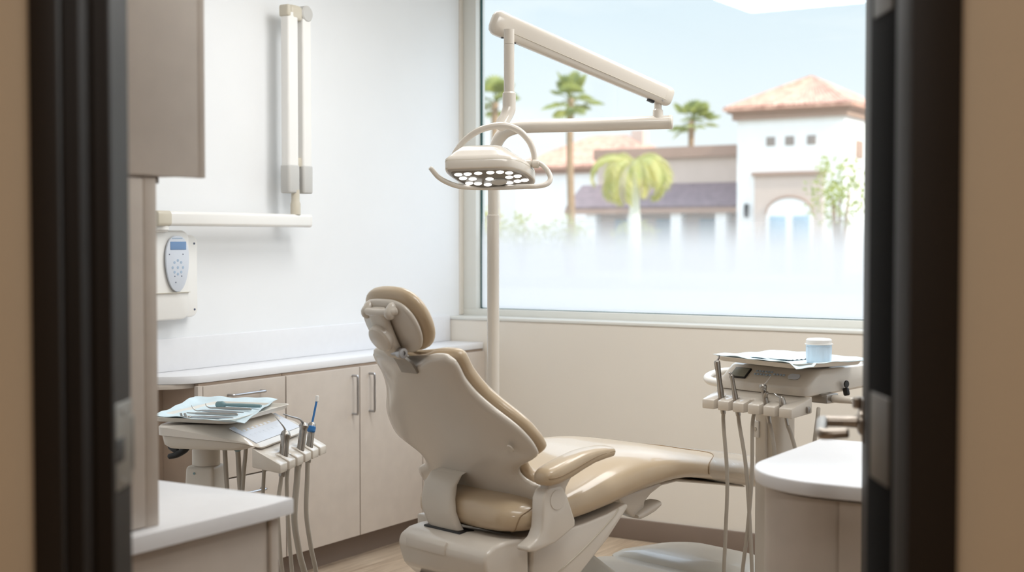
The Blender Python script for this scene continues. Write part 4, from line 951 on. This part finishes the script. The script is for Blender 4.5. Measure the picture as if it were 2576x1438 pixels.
hand_tool('toothbrush', 'grey-green wide-handled brush, farthest of the tools on the left tray', (.035, .080), (.165, .070), [.007, .0085, .0095, .009, .0095, .008], .8885, 'teal', 'brush', [([(-.030, 0, 0), (-.01, 0, 0), (.002, 0, 0)], [.011, .012, .006])], 'teal', flat=.7)
hand_tool('dental_scaler', 'steel scaler with a curved pointed tip beside the brush on left tray', (.025, .02), (.155, .012), [.003, .0045, .0048, .0045, .004], .8845, 'dsteel', 'dental tool', [([(.0, 0, 0), (-.02, .0, .0), (-.033, 0, .006), (-.036, 0, .014)], [.003, .0022, .0016, .0008])])
hand_tool('dental_probe', 'thin steel probe with a hooked tip, third tool from the front of left tray', (.010, -.055), (.165, -.075), [.0028, .0042, .0048, .0046, .003, .002], .8845, 'steel', 'dental tool', [([(.0, 0, 0), (-.02, .0, -.001), (-.034, 0, .008), (-.038, 0, .016)], [.0024, .0018, .0014, .0008])])
hand_tool('dental_mirror', 'steel dental mirror lying second from the front on left tray', (.020, -.125), (.165, -.125), [.003, .0045, .005, .005, .004], .8845, 'dsteel', 'dental tool', [([(0, 0, 0), (-.03, .0, .001)], [.0022, .0018])])
tt = hand_tool('tweezers', 'steel tweezers with blunt bent ends, nearest tool on the left tray', (.045, -.215), (.185, -.205), [.0035, .005, .006, .0065, .004, .002], .8845, 'steel', 'tweezers', [([(.0, .002, 0), (-.028, .004, 0), (-.034, .004, .010)], [.0035, .0035, .004]), ([(.0, -.004, 0), (-.010, -.008, 0), (-.016, -.010, .012)], [.003, .0035, .004])], flat=.8)
# ------------------------------------------------------------------ outside
b = B(); box(b, -110, 60, 6.4, 160, -.3, -.1); struct('ground', b, 'ground')
b = B(); box(b, -90, 30, 38, 46, -.1, .0); struct('planting_strip', b, 'grassy')
# the clinic's own outer wall beside the window, with eaves over the window
b = B(); box(b, -9, XL-.151, 6.0, 6.25, -.1, 3.3); box(b, XR+.151, 8, 6.0, 6.25, -.1, 3.3); box(b, -9, 8, 6.0, 6.5, 3.3, 3.45); struct('wall_outside', b, 'stucco_w')
def tiled_roof(par, corners_eave, ridge, m, nm='roof'):
    """hip roof with barrel tiles modelled as ridges: one mesh"""
    b = B()
    cx = sum(c[0] for c in corners_eave)/4; cy = sum(c[1] for c in corners_eave)/4
    apex = [V(ridge[0]), V(ridge[1])]
    E_ = [V(c) for c in corners_eave]
    faces = [(E_[0], E_[1], apex[1], apex[0]), (E_[1], E_[2], apex[1], apex[1]), (E_[2], E_[3], apex[0], apex[1]), (E_[3], E_[0], apex[0], apex[0])]
    for (a, c, d_, e_) in faces:
        L = (c-a).length; n = max(6, int(L/.24)); nn = 6*n
        nrm = ((c-a).cross(e_-a)).normalized()
        if nrm.z < 0: nrm = -nrm
        g = []
        for i in range(nn+1):
            u = i/nn; lo = a+(c-a)*u; hi = e_+(d_-e_)*u; off = nrm*(.05*abs(math.sin(PI*u*n)))
            g.append((b.verts.new(lo+off), b.verts.new((lo+hi)/2+off), b.verts.new(hi+off*.3)))
        for p, q in zip(g, g[1:]):
            b.faces.new((p[0], q[0], q[1], p[1])); b.faces.new((p[1], q[1], q[2], p[2]))
    bmesh.ops.contextual_create if False else None
    fb = [b.verts.new(p-V((0, 0, .12))) for p in E_]; ft = [b.verts.new(p) for p in E_]
    b.faces.new(fb)
    for i in range(4): b.faces.new((fb[i], fb[(i+1) % 4], ft[(i+1) % 4], ft[i]))
    return obj(nm, b, m, par, 50)
def part(par, nm, m, *boxes, bv=0):
    b = B()
    for bx in boxes: box(b, *bx, bv)
    return obj(nm, b, m, par)
# tower
TX0, TX1, TYF = -24.27, -19.32, 58.6
t = thing('tower_building', 'white stucco tower with clay-tiled hip roof and arched entrance, across the street', 'building', (TX0, TYF, -.1))
W_ = TX1-TX0; D_ = 5.6
b = B(); box(b, 0, W_, 0, D_, 0, 6.95); wl_ = obj('wall', b, 'stucco_w', t)
part(t, 'eave_trim', 'stucco_t', (-.18, W_+.18, -.18, D_+.18, 6.85, 7.15), (-.36, W_+.36, -.36, D_+.36, 7.15, 7.38))
tiled_roof(t, [(-.5, -.5, 7.38), (W_+.5, -.5, 7.38), (W_+.5, D_+.5, 7.38), (-.5, D_+.5, 7.38)], [(W_/2-.02, D_/2-.1, 8.98), (W_/2+.02, D_/2+.1, 8.98)], 'tile')
for x in (1.38, 2.26, 3.26):
    b = B(); box(b, x, x+.42, -.03, .06, 5.66, 6.06, .02); v_ = obj('attic_vent', b, 'outdark', t)
b = B(); box(b, W_-.04, W_+.05, 1.5, 2.5, 5.1, 5.9, .02); obj('attic_vent', b, 'stucco_t', t)
part(t, 'entrance_surround', 'stucco_b', (.87, 4.03, -.10, .04, 0, 4.35))
part(t, 'entrance_cornice', 'stucco_t', (.75, 4.15, -.22, .02, 4.35, 4.50))
ap = [(1.45, 0)]+[(2.52+1.07*math.cos(R(a)), 2.65+.75*math.sin(R(a))) for a in range(180, -1, -12)]+[(3.59, 0)]
b = B(); prism(b, ap, -.14, -.09, 'y'); ar_ = obj('arch_panel', b, 'stucco_w', t)
b = B(); tube(b, [V((x, -.15, z)) for x, z in ap[1:-1]], .05, 8, 0); obj('arch_moulding', b, 'stucco_t', ar_)
for x in (1.62, 2.70): part(t, 'entrance_door', 'outwin', (x, x+.75, -.17, -.13, 0, 2.55), bv=.02)
b = B(); box(b, .42, .58, -.22, 0, 2.5, 3.1, .03); obj('wall_lantern', b, 'black', t)
# low wing with parapet and tiled awning
t = thing('low_building', 'low beige shop wing with dark tiled awning left of the white tower', 'building', (-33.2, 62, -.1))
part(t, 'wall', 'stucco_b', (0, 8.4, 0, 8, 0, 5.55))
part(t, 'parapet', 'stucco_t', (-.15, 8.55, -.2, 8.2, 5.5, 6.02))
b = B(); prism(b, [(-1.7, 2.95), (-1.7, 3.12), (0, 4.25), (0, 2.95)], -.9, 8.7, 'x'); aw = obj('awning_roof', b, 'tile_d', t)
part(t, 'awning_fascia', 'stucco_t', (-.95, 8.75, -1.75, -1.6, 2.75, 3.0))
for x in (.2, 2.5, 4.8, 7.1): part(t, 'awning_column', 'stucco_w', (x, x+.55, -1.6, -1.1, 0, 2.8))
for x in (1.0, 3.3, 5.6): part(t, 'shop_window', 'outwin', (x, x+1.3, -.06, .05, .5, 2.5), bv=.02)
t = thing('house', 'pale house with low tiled roof behind the palms, left of low shop wing', 'building', (-46, 75, -.1))
part(t, 'wall', 'stucco_w', (0, 9.2, 0, 7, 0, 6.0))
tiled_roof(t, [(-.5, -.5, 6.0), (9.7, -.5, 6.0), (9.7, 7.5, 6.0), (-.5, 7.5, 6.0)], [(3.5, 3.5, 8.1), (6, 3.5, 8.1)], 'tile')
part(t, 'chimney', 'stucco_b', (6.6, 7.4, 3.0, 3.8, 6.5, 8.3))
part(t, 'house_window', 'outdark', (5.2, 6.2, -.05, .05, 3.6, 4.5))
part(t, 'cornice', 'stucco_t', (-.1, 9.3, -.12, 7.1, 5.55, 5.9))
t = thing('garden_wall', 'pale beige garden wall left of the shops behind shrubs', 'wall', (-46, 56, -.1))
part(t, 'wall', 'stucco_b', (0, 9, 0, .4, 0, 2.5)); part(t, 'wall_cap', 'stucco_t', (-.05, 9.05, -.06, .46, 2.5, 2.65))
# palms
def fan_palm(x, y, h, rr_, label, seed, m='palm', name='fan_palm', nf_=19, group=None):
    rn = random.Random(seed); t = thing(name, label, 'palm tree', (x, y, -.1), 0, group)
    b = B(); tube(b, [(0, 0, 0), (.04, .02, h*.3), (-.03, 0, h*.7), (0, 0, h)], [rr_*.13, rr_*.105, rr_*.09, rr_*.10], 12, 6); obj('trunk', b, 'trunk', t)
    b = B()
    for i in range(nf_):
        az = rn.uniform(0, 2*PI); el = R(rn.uniform(-38, 82)); L = rr_*rn.uniform(.62, .92)
        d = V((math.cos(az)*math.cos(el), math.sin(az)*math.cos(el), math.sin(el)))
        hub = V((0, 0, h))+d*L*.52+V((0, 0, -.06*L))
        tube(b, [V((0, 0, h)), V((0, 0, h))+d*L*.3, hub], rr_*.014, 5, 0)
        side = d.cross(V((0, 0, 1))).normalized(); upn = side.cross(d).normalized()
        n_ = 13
        for k in range(n_):
            a = R(-78+156*k/(n_-1))
            bd = (d*math.cos(a)+side*math.sin(a)).normalized()
            ll = L*.62*(.75+.25*math.cos(a)); wd = bd.cross(upn).normalized()*L*.048
            mid = hub+bd*ll*.6+upn*.02; tip = hub+bd*ll+V((0, 0, -.18*ll))
            vs = [b.verts.new(p) for p in (hub, mid+wd, tip, mid-wd)]
            b.faces.new((vs[0], vs[1], vs[2])); b.faces.new((vs[0], vs[2], vs[3]))
    obj('fronds', b, m, t, 80)
def feather_palm(x, y, h, rr_, label, seed, m='palm_y'):
    rn = random.Random(seed); t = thing('feather_palm', label, 'palm tree', (x, y, -.1))
    b = B(); tube(b, [(0, 0, 0), (.02, 0, h*.5), (0, 0, h)], [rr_*.13, rr_*.10, rr_*.07], 12, 6); obj('trunk', b, 'stucco_w', t)
    b = B()
    for i in range(13):
        az = 2*PI*i/13+rn.uniform(-.2, .2); el = R(rn.uniform(10, 62)); L = rr_*rn.uniform(.95, 1.25)
        dh = V((math.cos(az), math.sin(az), 0)); prev = V((0, 0, h)); dirz = el; pts = [prev]
        for k in range(9):
            dirz -= R(11+k*1.8); prev = prev+(dh*math.cos(dirz)+V((0, 0, math.sin(dirz))))*L/9; pts.append(prev)
        tube(b, pts, [rr_*.014]*10, 5, 0)
        for k in range(1, 9):
            for f in (0, .33, .66):
                p = pts[k]+(pts[k+1]-pts[k])*f; tg = (pts[k+1]-pts[k]).normalized(); sd_ = V((-dh.y, dh.x, 0))
                for s_ in (1, -1):
                    bd = (sd_*s_*.8+tg*.5+V((0, 0, -.5))).normalized(); ll = L*.30*math.sin(PI*(k+f+1)/11.5)
                    wd = tg*ll*.09; q = [b.verts.new(z_) for z_ in (p, p+bd*ll*.5+wd, p+bd*ll, p+bd*ll*.5-wd)]; b.faces.new(q)
    obj('fronds', b, m, t, 80)
fan_palm(-28.05, 50, 7.25, 1.55, 'tall fan palm outside, directly behind the lamp arms', 1, group=None)
fan_palm(-31.73, 50, 7.3, 1.5, 'tall fan palm outside, farthest left, behind the drop tube', 2)
fan_palm(-33.03, 73, 8.2, 1.78, 'fan palm outside standing behind the low wing, left of tower', 5)
feather_palm(-21.1, 42, 4.1, 1.9, 'short yellow-green feather palm outside, left of the white tower', 4)
def shrub(x, y, h, w_, label, seed, m='shrub', name='shrub', n=420, cat='shrub', z0=.25):
    rn = random.Random(seed); t = thing(name, label, cat, (x, y, -.1))
    b = B()
    tips = []
    for i in range(7):
        a = rn.uniform(0, 2*PI); q = V((math.cos(a)*w_*.35*rn.random(), math.sin(a)*w_*.35*rn.random(), h*rn.uniform(.5, .85)))
        tube(b, [(0, 0, 0), q*.5+V((0, 0, h*.05)), q], [.04*h/2, .03*h/2, .015*h/2], 6, 4)
    obj('stem', b, 'trunk', t)
    b = B()
    for i in range(n):
        a = rn.uniform(0, 2*PI); v_ = rn.uniform(-1, 1); rr_ = rn.random()**.45
        p = V((math.cos(a)*math.sqrt(1-v_*v_)*w_*rr_, math.sin(a)*math.sqrt(1-v_*v_)*w_*rr_, h*(z0+(1-z0)*.5)+v_*h*(1-z0)*.5*rr_))
        d = V((rn.uniform(-1, 1), rn.uniform(-1, 1), rn.uniform(-.4, 1))).normalized(); s_ = d.cross(V((rn.uniform(-1, 1), rn.uniform(-1, 1), .3))).normalized()
        L = .16*rn.uniform(.7, 1.3)*max(w_, .8); q = [b.verts.new(z_) for z_ in (p, p+d*L*.5+s_*L*.25, p+d*L, p+d*L*.5-s_*L*.25)]; b.faces.new(q)
    obj('foliage', b, m, t, 80)
shrub(-13.35, 40, 4.1, 1.0, 'olive-green young tree outside, right in front of the tower', 11, 'palm', 'young_tree', 620, 'tree', .42)
shrub(-28.6, 47.0, 2.6, 1.2, 'low olive shrub outside below the fan palm behind the lamp head', 12)
shrub(-26.6, 47, 2.5, 1.1, 'rounded green shrub outside, right of the lamp pole', 13)
shrub(-30.6, 47.0, 3.2, 1.15, 'tall yellowish shrub outside by the window edge, left of the lamp pole', 14, 'palm_y')
shrub(-24.6, 49, 2.3, 1.0, 'green shrub outside between the fan palm and the feather palm', 15)
# ------------------------------------------------------------------ world, lights, camera
w = bpy.data.worlds.new('sky'); bpy.context.scene.world = w; w.use_nodes = True; nt = w.node_tree
bg = nt.nodes['Background']; tc = nt.nodes.new('ShaderNodeTexCoord'); sp = nt.nodes.new('ShaderNodeSeparateXYZ'); nt.links.new(tc.outputs['Generated'], sp.inputs[0])
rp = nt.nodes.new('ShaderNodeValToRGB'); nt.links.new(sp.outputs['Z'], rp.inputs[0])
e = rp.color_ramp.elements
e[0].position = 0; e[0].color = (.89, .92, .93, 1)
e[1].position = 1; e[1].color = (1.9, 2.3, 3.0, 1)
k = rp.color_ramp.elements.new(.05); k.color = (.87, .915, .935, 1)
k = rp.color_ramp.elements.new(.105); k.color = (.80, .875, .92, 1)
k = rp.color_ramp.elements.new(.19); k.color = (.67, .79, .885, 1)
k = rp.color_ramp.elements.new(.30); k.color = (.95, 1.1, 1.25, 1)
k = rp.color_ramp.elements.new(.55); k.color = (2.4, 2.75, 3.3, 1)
# thin cloud
n = nt.nodes.new('ShaderNodeTexNoise'); n.inputs['Scale'].default_value = 3.2; n.inputs['Detail'].default_value = 6
mp = nt.nodes.new('ShaderNodeMapping'); mp.inputs['Scale'].default_value = (1, 1, 4); nt.links.new(tc.outputs['Generated'], mp.inputs[0]); nt.links.new(mp.outputs[0], n.inputs['Vector'])
cr = nt.nodes.new('ShaderNodeValToRGB'); cr.color_ramp.elements[0].position = .5; cr.color_ramp.elements[1].position = .8; nt.links.new(n.outputs['Fac'], cr.inputs[0])
mx = nt.nodes.new('ShaderNodeMix'); mx.data_type = 'RGBA'; nt.links.new(cr.outputs[0], mx.inputs['Factor']); nt.links.new(rp.outputs[0], mx.inputs['A']); mx.inputs['B'].default_value = (1, 1, 1, 1)
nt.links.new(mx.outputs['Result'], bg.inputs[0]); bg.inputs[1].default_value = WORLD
def light(nm, kind, loc, rot, energy, col=(1, 1, 1), **kw):
    l = bpy.data.lights.new(nm, kind); l.energy = energy; l.color = col
    for a, v in kw.items(): setattr(l, a, v)
    o = bpy.data.objects.new(nm, l); C.objects.link(o); o.location = loc; o.rotation_euler = rot; return o
sd_ = V((-.80, .12, -.58)).normalized()
sun = light('sun', 'SUN', (20, 20, 30), sd_.to_track_quat('-Z', 'Y').to_euler(), SUN, (1, .93, .82), angle=R(.6))
pl_ = light('window_daylight', 'AREA', ((XL+XR)/2, YW+.24, 1.92), (R(-90), 0, 0), 1, (1, 1, 1), shape='RECTANGLE', size=3.9, size_y=1.65); pl_.data.cycles.is_portal = True
for x, y, k_ in ((-1.2, 4.6, 1), (-2.7, 4.4, .9), (-1.3, 2.9, .62)): light('ceiling_lamp', 'AREA', (x, y, H-.05), (0, 0, 0), CEIL*k_, (.97, .985, .99), shape='RECTANGLE', size=1.2, size_y=.6)  # the last lamp is the added fill near the doorway
cl = thing('ceiling_light', 'ceiling light panel in the corridor', 'ceiling light', (*dw(0, .2), H), YAW)
b = B(); box(b, -.32, .32, -.32, .32, -.03, 0, .004); obj('light_frame', b, 'white', cl)
light('corridor_lamp', 'AREA', (*dw(0, .2), H-.06), (0, 0, 0), CORR, (1, .97, .93), shape='SQUARE', size=.6)
for o_ in bpy.data.objects:
    if o_.type == 'LIGHT' and o_.data.type == 'AREA': o_.visible_camera = True
cd = bpy.data.cameras.new('camera'); cam = bpy.data.objects.new('camera', cd); C.objects.link(cam)
cam.location = (0, 0, 1.45); cam.rotation_euler = (R(90-1.96), 0, R(YAW))
cd.sensor_width = 36; cd.lens = 3487/2576*36; cd.clip_start = .05; cd.clip_end = 400
cd.dof.use_dof = True; cd.dof.focus_distance = 4.75; cd.dof.aperture_fstop = 2.7
sc = bpy.context.scene; sc.camera = cam
sc.view_settings.view_transform = 'Standard'; sc.view_settings.look = 'None'; sc.view_settings.gamma = 1; sc.view_settings.use_curve_mapping = False
sc.view_settings.exposure = 0
